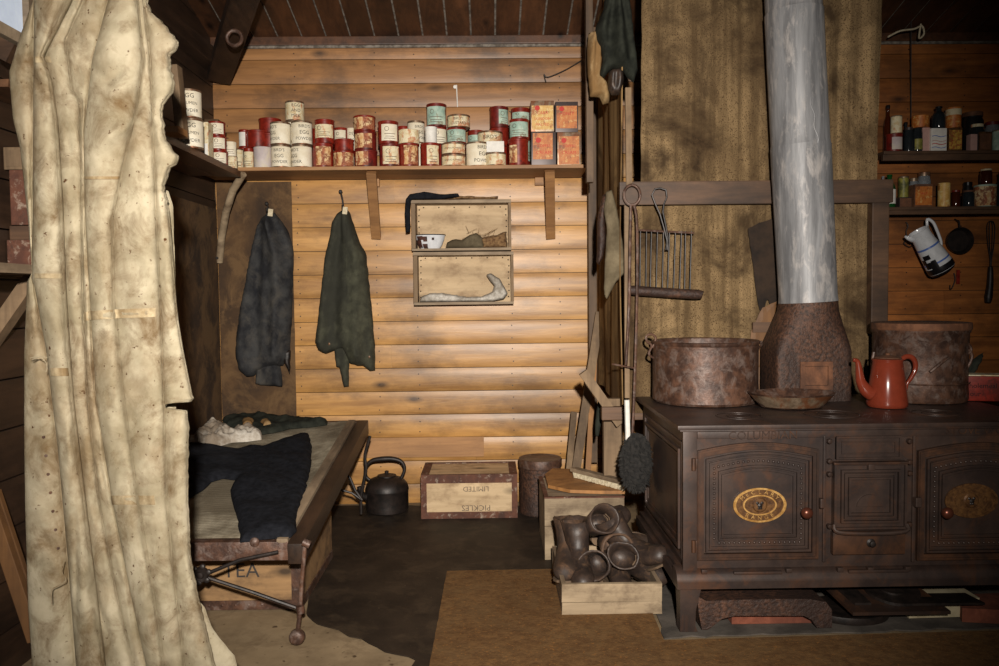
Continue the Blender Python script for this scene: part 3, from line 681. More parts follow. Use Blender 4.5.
ST = [
 (5.36, [(224.5, 234.5, 131, 147, 'cream', LB, 'small cream tin nearest the left corner, upper one', None)][:0]),
 (5.28, [(234, 243.5, 148, 166, 'tinmetal', ('cream2', .05, .95, 80, 0), 'rust-streaked cream tin at the left end of the long shelf', None)]),
 (5.18, [(244, 254, 147, 166, 'redpaint', ('cream2', .05, .82, 70, 0), 'small red-lidded tin with stained cream label, near the left corner', None)]),
 (5.40, [(238, 250, 147, 165.5, 'redpaint', None, 'red tin tucked behind the lavender one, low row', None), (239, 250, 128.5, 147, 'redpaint', ('white', .1, .85, 40, -16), 'narrow red tin with white label, left of the plain red canister', None)]),
 (5.16, [(254, 271.5, 145.5, 166, 'lavender', ('lavender', .02, .98, 179, 0), 'lavender-grey paper covered tin at the left of the bottom row', None)]),
 (5.40, [(250, 270, 147, 165.5, 'reddark', None, 'dark red tin hidden behind the lavender tin', None), (246.5, 270, 128.5, 147, 'redpaint', None, 'plain red canister behind, above the lavender tin', None)]),
 (5.42, [(259, 281, 148, 165.5, 'redpaint', None, 'red tin in the back row behind the first cream egg powder tin', None), (259, 281, 132, 148, 'redpaint', None, 'red tin, middle of the back stack behind the cream tins', None), (259, 281, 116.5, 132, 'redpaint', None, 'plain red canister at the top of the back stack, left of the tall cream tins', None)]),
 (5.15, [(271.5, 291, 143.5, 166, 'tinmetal', CR, 'cream egg powder tin, bottom left of the four', EGG), (270.5, 290.5, 120.5, 143, 'tinmetal', ('cream', .05, .95, 179, -40), 'cream egg powder tin, upper left of the four, lettering turned left', EGG)]),
 (5.15, [(291.5, 312, 143.5, 166, 'tinmetal', ('cream', .05, .95, 179, -38), 'cream egg powder tin, bottom right of the four, lettering turned left', EGG), (291.5, 312, 119.5, 143, 'tinmetal', ('cream', .05, .95, 179, 28), 'cream egg powder tin, upper right of the four, lettering turned right', EGG)]),
 (5.33, [(285, 304, 141, 163, 'tinmetal', CR, 'cream tin hidden behind the four egg powder tins', None), (285, 304, 119.5, 141, 'tinmetal', CR, 'cream tin behind the upper egg powder tins', None), (285.5, 304, 99.5, 119.3, 'tinmetal', ('cream2', .04, .96, 179, 20), 'weathered cream tin at the very top of the cream pile', ["EGG", "AND", "MILK"])]),
 (5.40, [(311.5, 333, 146, 165, 'redpaint', None, 'red tin in the shadow behind the first red stack', None), (311.5, 333, 127, 146, 'redpaint', None, 'plain red tin peeping out between cream tins and the first red stack', None)]),
 (5.15, [(313, 333.5, 142, 165, 'redpaint', ('rustlabel', .08, .86, 46, 12), 'red tin with spotted label, bottom of the first red stack', None), (315, 334.5, 118, 141.6, 'redpaint', ('cream2', .22, .78, 66, 0), 'red tin with broad cream label, top of the first red stack', None)]),
 (5.38, [(334, 348, 145, 165, 'redpaint', None, 'red tin behind the second red stack', None), (334, 348, 126.5, 145, 'redpaint', ('cream', .15, .85, 50, 0), 'small dark red tin with cream label behind the second red stack', None)]),
 (5.14, [(333.5, 354, 149.5, 165, 'redpaint', ('rustlabel', .05, .97, 80, 0), 'short red tin with rusty picture label, bottom of the second stack', None), (334.5, 354, 137.5, 149.3, 'redpaint', None, 'squat plain red tin on the rusty picture tin', None)]),
 (5.40, [(346, 358, 145, 165, 'cream', None, 'cream tin behind, between the second and third red stacks', None), (346, 358, 127, 145, 'cream', CR, 'cream tin peeping out between the second and third red stacks', ['DS', 'EGG'])]),
 (5.16, [(354, 377.5, 148.5, 165, 'reddark', ('rustlabel', .1, .9, 34, -14), 'dark red tin, bottom of the three-high red stack', None), (354.5, 376.5, 130.3, 148.3, 'reddark', ('rustlabel', .1, .92, 54, -10), 'rusty red tin, middle of the three-high red stack', None), (353.5, 375.5, 114, 130, 'redpaint', ('rustlabel', .14, .9, 68, 0), 'red tin with wide label, top of the three-high red stack', None)]),
 (5.14, [(379.5, 400.5, 142.5, 165, 'reddark', ('cream2', .1, .88, 50, 14), 'red tin with cream label, bottom, right of the three-high stack', None), (378, 398.5, 119.5, 142.3, 'redpaint', ('cream', .12, .84, 50, 16), 'red tin with large cream label, top, right of the three-high stack', None)]),
 (5.40, [(397, 410, 145, 165, 'redpaint', None, 'red tin hidden behind the short cream tin', None), (397, 410, 125, 145, 'redpaint', ('teal', .1, .7, 60, 0), 'small red tin with teal label, behind the short cream tin', None)]),
 (5.14, [(399.5, 419, 142, 165, 'redpaint', ('rustlabel', .08, .9, 46, 18), 'red tin with peeling brown label under the short cream tin', None), (398.5, 419.5, 128, 141.8, 'cream2', ('cream2', .05, .9, 179, 0), 'short cream tin stacked on the red tin with peeling brown label', None)]),
 (5.36, [(407, 425, 142, 163, 'cream', None, 'cream tin at the back behind the white capped tin, lower', None), (407.5, 424.5, 119.5, 142, 'tinmetal', ('cream', .05, .9, 179, 30), 'cream egg tin in the back row, left of the white capped tin', EGG)]),
 (5.14, [(420.5, 440, 141.5, 165, 'redpaint', ('cream2', .08, .88, 40, 24), 'red tin, bottom row, under the narrow white tin', None), (425, 437, 125.5, 141.3, 'white', None, 'narrow white tin standing on a red tin', None)]),
 (5.34, [(427, 446.5, 144, 163, 'redpaint', None, 'red tin at the back below the tall green-labelled tin', None), (427, 446.5, 126, 144, 'redpaint', ('cream', .08, .9, 60, 24), 'red tin with cream label just under the top green-labelled tin', None), (426.5, 446.5, 102, 126, 'reddark', ('teal', .1, .86, 66, 0), 'dark red tin with green label, the tallest point in mid shelf', None)]),
 (5.34, [(447, 466, 142, 163, 'redpaint', None, 'red tin at the back behind the two flat cream tins', None), (447, 466, 126.5, 142, 'redpaint', ('teal', .1, .88, 72, 0), 'red tin with bright teal label, under the oval cream tin', None), (447.5, 470, 113, 126.3, 'tinmetal', ('cream2', .05, .9, 179, 0), 'flat cream tin with two printed lines, on top of the teal-labelled tin', ["BIRD'S", 'CUSTARD'])]),
 (5.15, [(441.5, 465.5, 153, 165, 'tinmetal', ('cream2', .08, .9, 179, 0), 'flat cream tin, lower of the pair in mid shelf', ['BAKING POWDER']), (441.5, 465, 141, 152.8, 'tinmetal', ('cream2', .08, .9, 179, 0), 'flat cream tin, upper of the pair in mid shelf', ['BAKING POWDER'])]),
 (5.17, [(466, 489, 140.5, 165, 'tinmetal', ('cream', .03, .97, 179, 34), 'large cream egg powder tin, bottom row, left of the small white box', EGG)]),
 (5.38, [(468, 484, 146, 165, 'redpaint', None, 'red tin hidden behind the large cream egg powder tin', None), (468, 484, 129, 146, 'redpaint', ('teal', .1, .7, 66, -16), 'small red tin with teal label, left of the rusty white tin', None)]),
 (5.30, [(478, 502, 143, 163, 'tinmetal', CR, 'cream tin behind the small white box', None), (477.5, 502.5, 129.5, 143, 'tinmetal', ('cream2', .05, .95, 179, 0), 'wide rusty white tin above the small white box', ["BIRD'S"])]),
 (5.14, [(485.5, 506, 151, 165, 'tinmetal', ('cream2', .05, .95, 179, 0), 'flat cream tin carrying the small white box', None)]),
 (5.41, [(490, 509, 146, 164, 'redpaint', None, 'red tin, bottom of the back stack left of the square tins', None), (490, 509, 126.5, 146, 'redpaint', None, 'plain red tin under the tall knob-topped tin', None), (489.5, 508.5, 105, 126.3, 'reddark', ('teal', .16, .84, 36, 34), 'tall dark red tin with green label on its right side', None)]),
 (5.14, [(508, 528.5, 137.5, 165, 'redpaint', ('rustlabel', .1, .76, 26, -34), 'red tin with torn label at its left, bottom of the stack beside the square tins', None), (509.5, 529, 117.5, 137.3, 'redpaint', ('teal', .1, .84, 70, -8), 'red tin with rust-spotted green label, middle of the stack beside the square tins', None)]),
 (5.36, [(511, 530, 136, 164, 'redpaint', ('teal', .3, .9, 60, 60), 'red tin with a teal strip beside the lower orange tin', None), (511, 530, 120, 136, 'redpaint', None, 'red tin behind the green-labelled one', None), (511, 530, 106.5, 120, 'redpaint', ('teal', .1, .66, 62, 0), 'red tin with short green label, topmost beside the square tins', None)]),
]
for D_, it in ST: stack(D_, it, ZS, G1)
def box_tin(name, D, px0, px1, pyt, pyb, z, depth, mat, side, label, cat='tin', group=None, text=None, ink='redink', disc=True, face=(.04, .10, .96, .90), dark=False):
    a = W(px0, pyb, D); b = W(px1, pyt, D); x0, x1 = a.x, b.x; h = b.z - z
    t = root(name, ((x0 + x1) / 2, D, z), label, cat, group)
    mb = MB(); mb.box((x0, D, z), (x1, D + depth, z + h), bev=.003); mb.build('body', side, t, smooth=True)
    w_ = x1 - x0
    f = MB(); f.box((x0 + w_ * face[0], D - .0012, z + h * face[1]), (x0 + w_ * face[2], D + .001, z + h * face[3])); f.build('label', mat, t)
    if text or disc:
        k = MB(); yy = D - .0022
        if disc: k.add([(x0 + w_ * .28 + w_ * .11 * math.cos(q), yy, z + h * .76 + w_ * .11 * math.sin(q)) for q in [i * math.pi / 8 for i in range(16)]], [tuple(range(16))])
        if text:
            for i, s_ in enumerate(text):
                sz = w_ * .95 / max(5, len(s_)); zc = z + h * (.60 - .19 * i)
                text_on(k, s_, sz, lambda x, y, zc=zc: Vector(((x0 + x1) / 2 + x, yy, zc + y)))
        k.build('lettering', ink, t)
    return z + h
yb_ = 5.17
z1 = box_tin('square_tin', yb_, 531.5, 556, 131.5, 165, ZS, .11, 'orange', 'darktin', 'square orange tin with dark base, lower left of the four', group='square tins', text=['COFFEE', 'CREAM'], face=(.06, .22, .86, .96))
box_tin('square_tin', yb_, 531, 554, 100.5, 131, z1 + .001, .11, 'yellow', 'tinmetal', 'square yellow tin with red print, upper left of the four', group='square tins', text=['CARR', 'LONDON', 'MALTED'], face=(.04, .06, .96, .84))
z1 = box_tin('square_tin', yb_, 557.5, 580.5, 132, 164, ZS, .11, 'orange', 'tinmetal', 'square orange tin with pale wear, lower right of the four', group='square tins', text=['COFFEE', 'CREAM'], face=(.06, .08, .94, .88))
box_tin('square_tin', yb_, 555.5, 578, 101.5, 131.5, z1 + .001, .11, 'orange', 'darktin', 'square orange tin with dark rim, upper right of the four', group='square tins', text=['HONEY'], face=(.05, .12, .95, .86))
box_tin('small_box', 5.10, 486.5, 504, 141, 150.5, W(495, 151.6, 5.07).z + .003, .06, 'white', 'white', 'small blank white box on a flat cream tin', 'box', disc=False)
# tins on the left wall shelf
G2 = 'tins on the left wall shelf'
def ltin(y, x, r, h, body, style, label, text=None, z=ZL + .001, name='round_tin', ang=0):
    c = Vector((x, y, z)); t = root(name, c, label, 'tin', G2); tin_parts(t, c, r, h, body, style, ang=ang, text=text); return z + h
p0 = W(191, 120, 4.3); zz = ltin(4.3, p0.x, .062, .155, 'tinmetal', CR, 'cream egg powder tin on the left shelf, lower of the two beside the curtain', ["EGG", 'ALBUMEN', 'POWDER'], ang=12)
ltin(4.3, p0.x - .004, .06, .15, 'tinmetal', CR, 'cream egg powder tin on the left shelf, upper of the two beside the curtain', ["EGG", 'ALBUMEN', 'POWDER'], z=zz + .001, ang=12)
p1 = W(204, 130, 4.62)
mb = MB(); t = root('cream_box', (p1.x, 4.62, ZL), 'tall plain cream box on the left shelf beside the cream egg tins', 'box', G2)
mb.box((p1.x - .035, 4.6, ZL + .001), (p1.x + .03, 4.68, ZL + .21), bev=.003); mb.build('body', 'cream2', t)
mb = MB(); mb.box((p1.x - .03, 4.598, ZL + .02), (p1.x + .026, 4.602, ZL + .09)); mb.build('label', 'white', t)
p2 = W(219, 140, 4.84); z = ZL + .001
for i, nm in enumerate(('bottom', 'middle', 'top')):
    z = ltin(4.84, p2.x - .006 * i, .05, .085, 'redpaint', ('cream', .14, .86, 46, 22), 'red tin with white label, %s of the slanting stack of three by the corner' % nm, z=z + .0005)
p3 = W(229, 145, 4.92); z = ZL + .001
z = ltin(4.95, p3.x + .005, .034, .075, 'tinmetal', ('cream2', .05, .95, 80, 0), 'rust-marked cream tin at the far end of the left shelf, lower', z=z)
ltin(4.95, p3.x + .0, .034, .085, 'cream', ('cream', .05, .95, 80, 0), 'plain cream tin at the far end of the left shelf, upper', z=z + .0005)
mb = MB(); p = W(207, 115, 5.1); mb.box((XL + .02, 5.12, ZL + .0), (p.x + .06, 5.2, ZL + .34), bev=.004)
tag(mb.build('card_box', 'felt'), 'tall brown card box standing in the corner behind the slanting tins', 'box')
mb = MB(); p = W(178, 100, 3.95); mb.box((p.x - .03, 3.95, ZL + .001), (p.x + .012, 4.02, W(175, 64, 3.95).z), bev=.006, rot=Matrix.Rotation(R(-4), 3, 'Y'))
tag(mb.build('wooden_stave', 'greyz'), 'upright slat of wood on the left shelf just beside the torn curtain edge', 'slat')
mb = MB(); p = W(176, 140, 3.6); mb.box((p.x - .05, 3.55, ZL - .060), (p.x + .03, 3.66, ZL - .0312), bev=.003)
tag(mb.build('wood_block', 'orangew'), 'small orange wooden block under the left shelf by the curtain', 'block')
# ================================================================== CANVAS CURTAIN (nearest thing, left)
DC = 2.35
def interp(tab, y):
    if y <= tab[0][0]: return tab[0][1]
    for (a, va), (b, vb) in zip(tab[:-1], tab[1:]):
        if y <= b: return va + (vb - va) * (y - a) / (b - a)
    return tab[-1][1]
C_L = [(-40, 40), (0, 33), (36, 20), (72, 9), (100, 11), (120, 13), (148, 20), (220, 28), (272, 32), (282, 27), (355, 24), (440, 24), (511, 25), (607, 28), (666, 32), (740, 36)]
C_R = [(-40, 140), (0, 146), (10, 150), (25, 164), (35, 172), (42, 179), (50, 174), (55, 168), (70, 170), (80, 173), (93, 172), (103, 163), (115, 161), (125, 163), (140, 165), (150, 173), (155, 177), (160, 177), (168, 170), (185, 163), (200, 167), (220, 169), (260, 172), (300, 175), (320, 177), (350, 182), (380, 188), (399, 192), (402, 191), (404, 166), (408, 164), (411, 186), (430, 188), (470, 187), (500, 187), (560, 190), (600, 198), (640, 207), (666, 214), (740, 226)]
C_B = [  # creases between the folds
 [(-40, 35), (0, 34), (280, 32), (284, 34), (350, 46), (450, 58), (560, 68), (666, 76), (740, 80)],
 [(-40, 82), (0, 70), (30, 55), (55, 42), (80, 50), (120, 56), (200, 61), (300, 65), (400, 72), (500, 84), (666, 104), (740, 110)],
 [(-40, 92), (0, 84), (40, 66), (90, 72), (100, 80), (200, 82), (300, 83), (400, 88), (500, 99), (600, 118), (666, 134), (740, 140)],
 [(-40, 112), (0, 108), (60, 92), (130, 84), (200, 84.5), (300, 90), (400, 96), (500, 112), (600, 132), (666, 146), (740, 150)],
 [(-40, 136), (0, 138), (60, 143), (110, 136), (160, 124), (220, 112), (300, 114), (400, 124), (500, 138), (600, 154), (666, 164), (740, 168)],
 [(-40, 142), (0, 143), (60, 150), (140, 153), (220, 156), (300, 160), (400, 163.5), (500, 166), (600, 176), (666, 184), (740, 192)]]
C_AMP = [.028, .062, .035, .018, .050, .034, .030]
C_OFF = [.055, .0, .035, .03, .0, .012, .03]
def curtain_pt(u, py):
    """u in 0..7 : fold number + position inside it"""
    bs = [interp(C_L, py)] + [interp(t, py) for t in C_B] + [interp(C_R, py)]
    for i in range(1, len(bs)): bs[i] = max(bs[i], bs[i - 1] + .5) if i < len(bs) - 1 else max(bs[i], bs[i - 1] + 1)
    k = min(6, int(u)); s_ = u - k
    if py < 210: bs[7] += 2.2 * N((py * .35, 1.5, 2)) + 1.2 * N((py * .9, 3.5, 2))
    elif py > 395: bs[7] += 1.0 * N((py * .3, 7.5, 2))
    x = bs[k] + (bs[k + 1] - bs[k]) * s_
    a = math.sqrt(max(0, 1 - (2 * s_ - 1) ** 2))
    width = (bs[k + 1] - bs[k]) / 40.0
    d = DC + C_OFF[k] * (1 - a * .3) - C_AMP[k] * min(1.2, .35 + width * .6) * a
    d += .008 * N((u * 1.6, py * .018, 3)) + .004 * N((u * 3, py * .05, 9)) + .005 * N((x * .05, py * .05, 1)) + .005 * abs(N((x * .09 + py * .03, py * .07 - x * .03, 6))) + .0022 * N((x * .25, py * .22, 8))
    # sagging wrinkles near the top, and the pocket fold at the left
    d -= .020 * math.exp(-((py - 130 + (x - 120) * .5) / 9) ** 2) * math.exp(-((x - 125) / 30) ** 2)
    d += .018 * math.exp(-((py - 82 - abs(x - 108) * -.9) / 7) ** 2) * math.exp(-((x - 108) / 22) ** 2)
    d -= .016 * math.exp(-((py - 40 - (x - 95) * .5) / 8) ** 2) * math.exp(-((x - 90) / 16) ** 2)
    d += .012 * math.exp(-((x - 76) / 2.5) ** 2) * math.exp(-((py - 575) / 50) ** 2)
    d += .014 * math.exp(-((x - 97 - .3 * (py - 600)) / 4) ** 2) * math.exp(-((py - 615) / 28) ** 2)
    d += .010 * math.exp(-((x - 130 - .12 * (py - 560)) / 6) ** 2) * math.exp(-((py - 600) / 60) ** 2)
    d += .016 * math.exp(-((py - 86 - (x - 40) * .8) / 10) ** 2) * math.exp(-((x - 38) / 18) ** 2)
    for sy, x0, x1 in ((60, 44, 78), (276, 30, 62), (316, 88, 180), (372, 28, 64), (500, 100, 166), (528, 84, 112)):
        if x0 < x < x1: d -= .0035 * math.exp(-((py - sy - (x - x0) * -.06) / 3.2) ** 2)
    if py > 560 and x < 130: d += .02 * math.exp(-((py - 590) / 14) ** 2) * math.exp(-((x - 100) / 16) ** 2)
    return W(x, py, d)
def curtain():
    t = root('canvas_curtain', W(100, 333, DC), 'stained pale canvas sailcloth curtain hanging in heavy folds in the left foreground', 'curtain')
    rows = []; y = -40.0
    while y < 740: rows.append(y); y += 3.0 if not (395 < y < 415) else 1.0
    per = 18; us = [k + (1 - math.cos(math.pi * i / per)) / 2 for k in range(7) for i in range(per)] + [6.9999]
    n = len(us)
    mb = MB()
    vs = [curtain_pt(u, py) for py in rows for u in us]
    fs = [(j * n + i, j * n + i + 1, (j + 1) * n + i + 1, (j + 1) * n + i) for j in range(len(rows) - 1) for i in range(n - 1)]
    back = [v + Vector((0, .012, 0)) for v in vs]; m_ = len(vs)
    e = [((j + 1) * n, j * n, m_ + j * n, m_ + (j + 1) * n) for j in range(len(rows) - 1)] + [(j * n + n - 1, (j + 1) * n + n - 1, m_ + (j + 1) * n + n - 1, m_ + j * n + n - 1) for j in range(len(rows) - 1)]
    mb.add(vs + back, fs + [tuple(m_ + k for k in f[::-1]) for f in fs] + e)
    mb.build('cloth', 'canvas', t, smooth='all', merge=False)
    # second layer of cloth at the back: strip beside the right edge and the torn foot
    mb = MB(); P = [(150, 190), (168, 190), (173, 205), (174, 240), (175, 262), (176, 290), (176, 420), (186, 440), (188, 560), (193, 592), (205, 608), (212, 628), (224, 644), (234, 656), (238, 668), (244, 720), (150, 720)]
    pl = roughen(px_poly(P, DC + .1), .02, .004, 2)
    relief(mb, pl, lambda x, y, h: (x, DC + .1 - h, y), .018, .04, .012, lambda x, y: .012 * N((x * 30, y * 4, 0)))
    mb.build('inner_layer', 'canvas', t, smooth='all')
    # seam bands that follow the folds
    for sy, u0, u1, wpx in ((317, 3.1, 5.9, 9), (60, 1.1, 2.3, 6), (276, 1.1, 1.95, 5), (372, 1.1, 1.95, 8), (500, 4.0, 5.6, 9), (178, 4.0, 5.0, 3)):
        mb = MB(); k = 46; vs = []
        for i in range(k + 1):
            u = u0 + (u1 - u0) * i / k
            px_ = curtain_pt(u, sy)
            for dy in (-wpx / 2, wpx / 2):
                sl = -.09 * (u - u0) * 18 if sy in (317,) else .0
                p = curtain_pt(u, sy + dy + sl); vs.append(p + Vector((0, -.003, 0)))
        mb.add(vs, [(2 * i, 2 * i + 1, 2 * i + 3, 2 * i + 2) for i in range(k)])
        vs2 = [v + Vector((0, .0026, 0)) for v in vs]; mb.add(vs2, [(2 * i, 2 * i + 2, 2 * i + 3, 2 * i + 1) for i in range(k)])
        mb.build('seam', 'seam', t, smooth='all')
    for i in range(7):
        py = 437 + i * 18.5; mb = MB(); p = curtain_pt(.62 + .03 * i, py)
        mb.lathe([(.0042, 0), (.0042, .004), (.0015, .004), (.0015, .0)], p + Vector((0, -.001, 0)), 10, M=Matrix.Rotation(R(90), 3, 'X')); mb.build('eyelet', 'rust', t)
    for pts in ([(30, 358), (38, 357), (44, 360), (47, 366), (46, 372)], [(32, 360), (40, 356), (48, 358)], [(64, 560), (62, 572), (66, 580), (58, 586), (52, 590), (52, 604)]):
        mb = MB(); P = [W(x, y, DC - .035) for x, y in pts]; mb.tube(P, .0014, 6); mb.build('cord', 'canvas', t, smooth=True)
curtain()
# ================================================================== COATS ON THE WALL
def hook(px0, py0, px1, py1, label, D=YB - .05):
    a = W(px0, py0, D); b = W(px1, py1, D); mb = MB()
    mb.tube([a + Vector((0, .035, .0)), a + Vector((0, -.01, 0)), a.lerp(b, .5) + Vector((.004, -.02, 0)), b + Vector((0, -.02, 0)), b + Vector((.0, -.055, -.005)), b + Vector((0, -.06, .022))], .006, 8)
    mb.lathe([(0, 0), (.011, 0), (.013, .004), (.008, .008), (0, .008)], a + Vector((0, -.016, 0)), 12, M=Matrix.Rotation(R(90), 3, 'X'))
    tag(mb.build('coat_hook', 'irond', smooth=True), label, 'hook')
hook(267.5, 204, 269, 212, 'bent iron hook holding the grey-black coat')
hook(341, 192, 344, 209, 'bent iron hook holding the olive green coat')
C1 = [(268, 212), (262, 218), (257, 226), (253, 243), (249, 262), (245, 285), (240, 310), (237, 335), (236, 355), (240, 371), (247, 377), (254, 376), (258, 372), (266, 368), (283, 366), (285, 362), (290, 358), (290, 345), (292, 320), (293, 285), (294, 262), (293, 245), (287, 229), (280, 219), (275, 213)]
C1b = [(258, 360), (256, 372), (256, 384), (270, 386), (283, 386), (282, 372), (279, 358)]
C1c = [(284, 350), (285, 362), (288, 368), (291, 374), (292, 350)]
C2 = [(343, 209), (337, 214), (332, 222), (330, 235), (325, 255), (321, 290), (318, 318), (315, 342), (318, 351), (326, 354), (334, 351), (342, 349), (346, 356), (350, 364), (358, 366), (363, 366), (370, 371), (375, 370), (375, 350), (372, 310), (368, 270), (366, 253), (360, 243), (354, 225), (350, 213), (347, 209)]
C2b = [(334, 346), (336, 367), (340, 368), (342, 380), (344, 387), (349, 386), (350, 346)]
def garment(name, parts, D, label, cat, thick=.07, group=None, fold=.032, fr=22, soft=.07):
    c = px_poly(parts[0][0], D); cx = sum(p[0] for p in c) / len(c); cz = max(p[1] for p in c)
    t = root(name, (cx, D, cz), label, cat, group)
    for poly, mat, pn, th, dd in parts:
        pl = roughen(px_poly(poly, D), .025, .006, len(pn)); mb = MB(); cx0 = cx
        def bf(x, y, th=th):
            spread = max(.25, min(1, (cz - y) / .4 + .2))
            q = (x - cx0) / spread
            return (fold * math.sin(q * fr + .8 * N((x * 3, y * 2, 4))) + fold * .9 * N((q * 14, y * 1.6, 8)) + .006 * N((x * 26, y * 18, 1))) * (th / .07)
        relief(mb, pl, lambda x, y, h, dd=dd: (x, D - dd - h, y), th, soft * th / .07, .009, bf); mb.build(pn, mat, t, smooth='all')
    return t
g1 = garment('coat', [(C1, 'coat_grey', 'body', .085, 0), (C1b, 'coat_grey', 'torn_lining', .03, .012), (C1c, 'irond', 'torn_cuff', .02, .03)], YB - .045, 'grey-black coat with a ragged hem hanging on the dark felt panel', 'coat')
g2 = garment('coat', [(C2, 'coat_green', 'body', .08, 0), (C2b, 'coat_green', 'sleeve', .035, .008)], YB - .032, 'olive green coat with one sleeve end hanging below its hem, on bare boards', 'coat')
for px_, py in ((329, 344), (369, 357)):
    p = W(px_, py, YB - .09); mb = MB(); mb.lathe([(0, 0), (.009, .001), (.009, .004), (0, .006)], p, 12, M=Matrix.Rotation(R(90), 3, 'X')); mb.build('button', 'brassd', g2)
for g_, px_, py in ((g1, 270.5, 212), (g2, 345, 210)):
    p = W(px_, py, YB - .115); mb = MB(); mb.box((p.x - .016, p.y - .004, p.z - .028), (p.x + .016, p.y + .004, p.z + .02), bev=.002, rot=Matrix.Rotation(R(8), 3, 'Y')); mb.build('collar_tab', 'bristle', g_)
for P_, nm in (([(346, 216), (347, 240), (346.5, 280), (347, 320), (348, 350)], 'front_seam'),):
    mb = MB(); mb.tube([W(x, y, YB - .118 + .0006 * abs(y - 280) * .2) for x, y in P_], .006, 6); mb.build(nm, 'coat_green', g2, smooth=True)
# clothes hanging from the roof near the stove corner
DG = 4.42
garment('hanging_garment', [([(588, 33), (597, 32), (602, 50), (601, 76), (607, 83), (610, 95), (609, 103), (603, 105), (600, 97), (590, 97), (589, 85), (587, 60)], 'tan', 'body', .06, 0)], DG - .02, 'tan leather mitt hanging beneath the dark green jacket', 'mitt', fold=.012, fr=60, soft=.03)
garment('hanging_garment', [([(606, -10), (602, 14), (596, 27), (594, 36), (597, 43), (601, 52), (602, 62), (600, 72), (599, 77), (603, 79), (608, 73), (612, 70), (622, 71), (626, 78), (633, 84), (637, 72), (636, 58), (634, 44), (631, 20), (628, -10)], 'green_dk', 'body', .09, .02)], DG - .05, 'dark green jacket hanging high at the left edge of the upper burlap', 'jacket', fold=.028, fr=48, soft=.04)
garment('hanging_garment', [([(609, 71), (616, 69), (623, 71), (624, 80), (622, 88), (619, 95), (612, 95), (608, 88)], 'leather', 'body', .06, 0)], DG - .12, 'dark brown leather glove dangling below the green jacket', 'glove', fold=.01, fr=50, soft=.03)
# ================================================================== BOXES ON THE WALL
def wall_box(name, px, D, depth, label, warp=0, group=None):
    (x0, z1), (x1, z0) = [(W(x, y, D).x, W(x, y, D).z) for x, y in px]
    t = root(name, ((x0 + x1) / 2, D, z0), label, 'wooden box', group); w_ = .026; Y2 = D + depth
    mb = MB(); mb.box((x0 + .01, Y2 - .012, z0 + .01), (x1 - .01, Y2, z1 - .01)); mb.build('back_board', 'panel', t)
    for nm, a, b in (('top_board', (x0, z1 - .022), (x1, z1)), ('bottom_board', (x0, z0), (x1, z0 + .016)), ('side_board', (x0, z0 + .0165), (x0 + w_, z1 - .0225)), ('side_board', (x1 - w_ * .7, z0 + .0165), (x1, z1 - .0225))):
        mb = MB(); mb.box((a[0], D + (.0 if 'side' not in nm else .003), a[1]), (b[0], Y2 - .013, b[1]), jit=.0015); mb.build(nm, 'grey' if 'side' not in nm else 'greyz', t)
    mb = MB(); 
    for i in range(7):
        zz = z0 + .05 + (z1 - z0 - .1) * i / 6
        for xx in (x0 + w_ + .012, x1 - w_ * .7 - .012): mb.lathe([(0, .002), (.005, .0)], (xx + random.uniform(-.003, .003), Y2 - .0125, zz), 6, M=Matrix.Rotation(R(90), 3, 'X'))
    for i in range(6): mb.lathe([(0, .002), (.005, .0)], (x0 + .07 + (x1 - x0 - .14) * i / 5, Y2 - .0125, z1 - .035), 6, M=Matrix.Rotation(R(90), 3, 'X'))
    mb.build('nail_row', 'irond', t); return t, x0, x1, z0, z1
DW = 5.33
_, ax0, ax1, az0, az1 = wall_box('wall_box', ((411, 200), (511.5, 250)), DW, YB - .014 - DW, 'wooden box shelf fixed on the wall, upper of two, with an enamel bowl in it')
_, bx0, bx1, bz0, bz1 = wall_box('wall_box', ((413, 252.2), (514, 304)), DW + .01, YB - .024 - DW, 'wooden box shelf fixed on the wall, lower of two, with crumpled paper in it')
mb = MB(); c = W(430.5, 249, DW + .09); c = Vector((c.x, DW + .085, az0 + .0165)); r_ = 15.5 * DW / F; h_ = 14 * DW / F
t = root('enamel_bowl', c, 'chipped white enamel bowl with dark rim in the upper wall box', 'bowl')
mb.lathe([(0, 0), (r_ * .62, 0), (r_ * .78, h_ * .25), (r_ * .94, h_ * .7), (r_, h_), (r_ * .96, h_), (r_ * .9, h_ * .7), (r_ * .7, h_ * .2), (0, h_ * .1)], c, 28, sx=.98, sy=.62); mb.build('body', 'enamel', t, smooth=True)
mb = MB(); mb.tube([c + Vector((r_ * math.cos(q) * .98, r_ * math.sin(q) * .62, h_)) for q in [2 * math.pi * i / 28 for i in range(29)]], .0035, 6); mb.build('rim', 'black', t, smooth=True)
mb = MB()
for aa, bb, zl, zh in ((-165, -128, .08, .62), (-125, -100, .0, .34), (-150, -118, .62, .9), (-118, -100, .5, .86), (-82, -72, .6, .78)):
    prof = [(r_ * (.62 + .40 * (k ** .55)) * 1.012, h_ * k) for k in [zl + (zh - zl) * i / 5 for i in range(6)]]
    mb.lathe(prof, c, 8, a0=aa, a1=bb, sx=.98, sy=.62)
mb.build('chipped_patch', 'chip', t, smooth='all')
def heap(name, P, D, mat, label, cat, thick=.05, amp=.02, f=30, soft=.03, step=.006, z=None):
    pl = roughen(px_poly(P, D), .012, .005, 4)
    if z is not None: pl = [(x, max(y, z)) for x, y in pl]
    mb = MB(); relief(mb, pl, lambda x, y, h: (x, D - h, y), thick, soft, step, lambda x, y: amp * N((x * f, y * f, 3)) + amp * .5 * N((x * f * 2.5, y * f * 2.5, 7)), both=thick * .5)
    return tag(mb.build(name, mat, smooth='all'), label, cat)
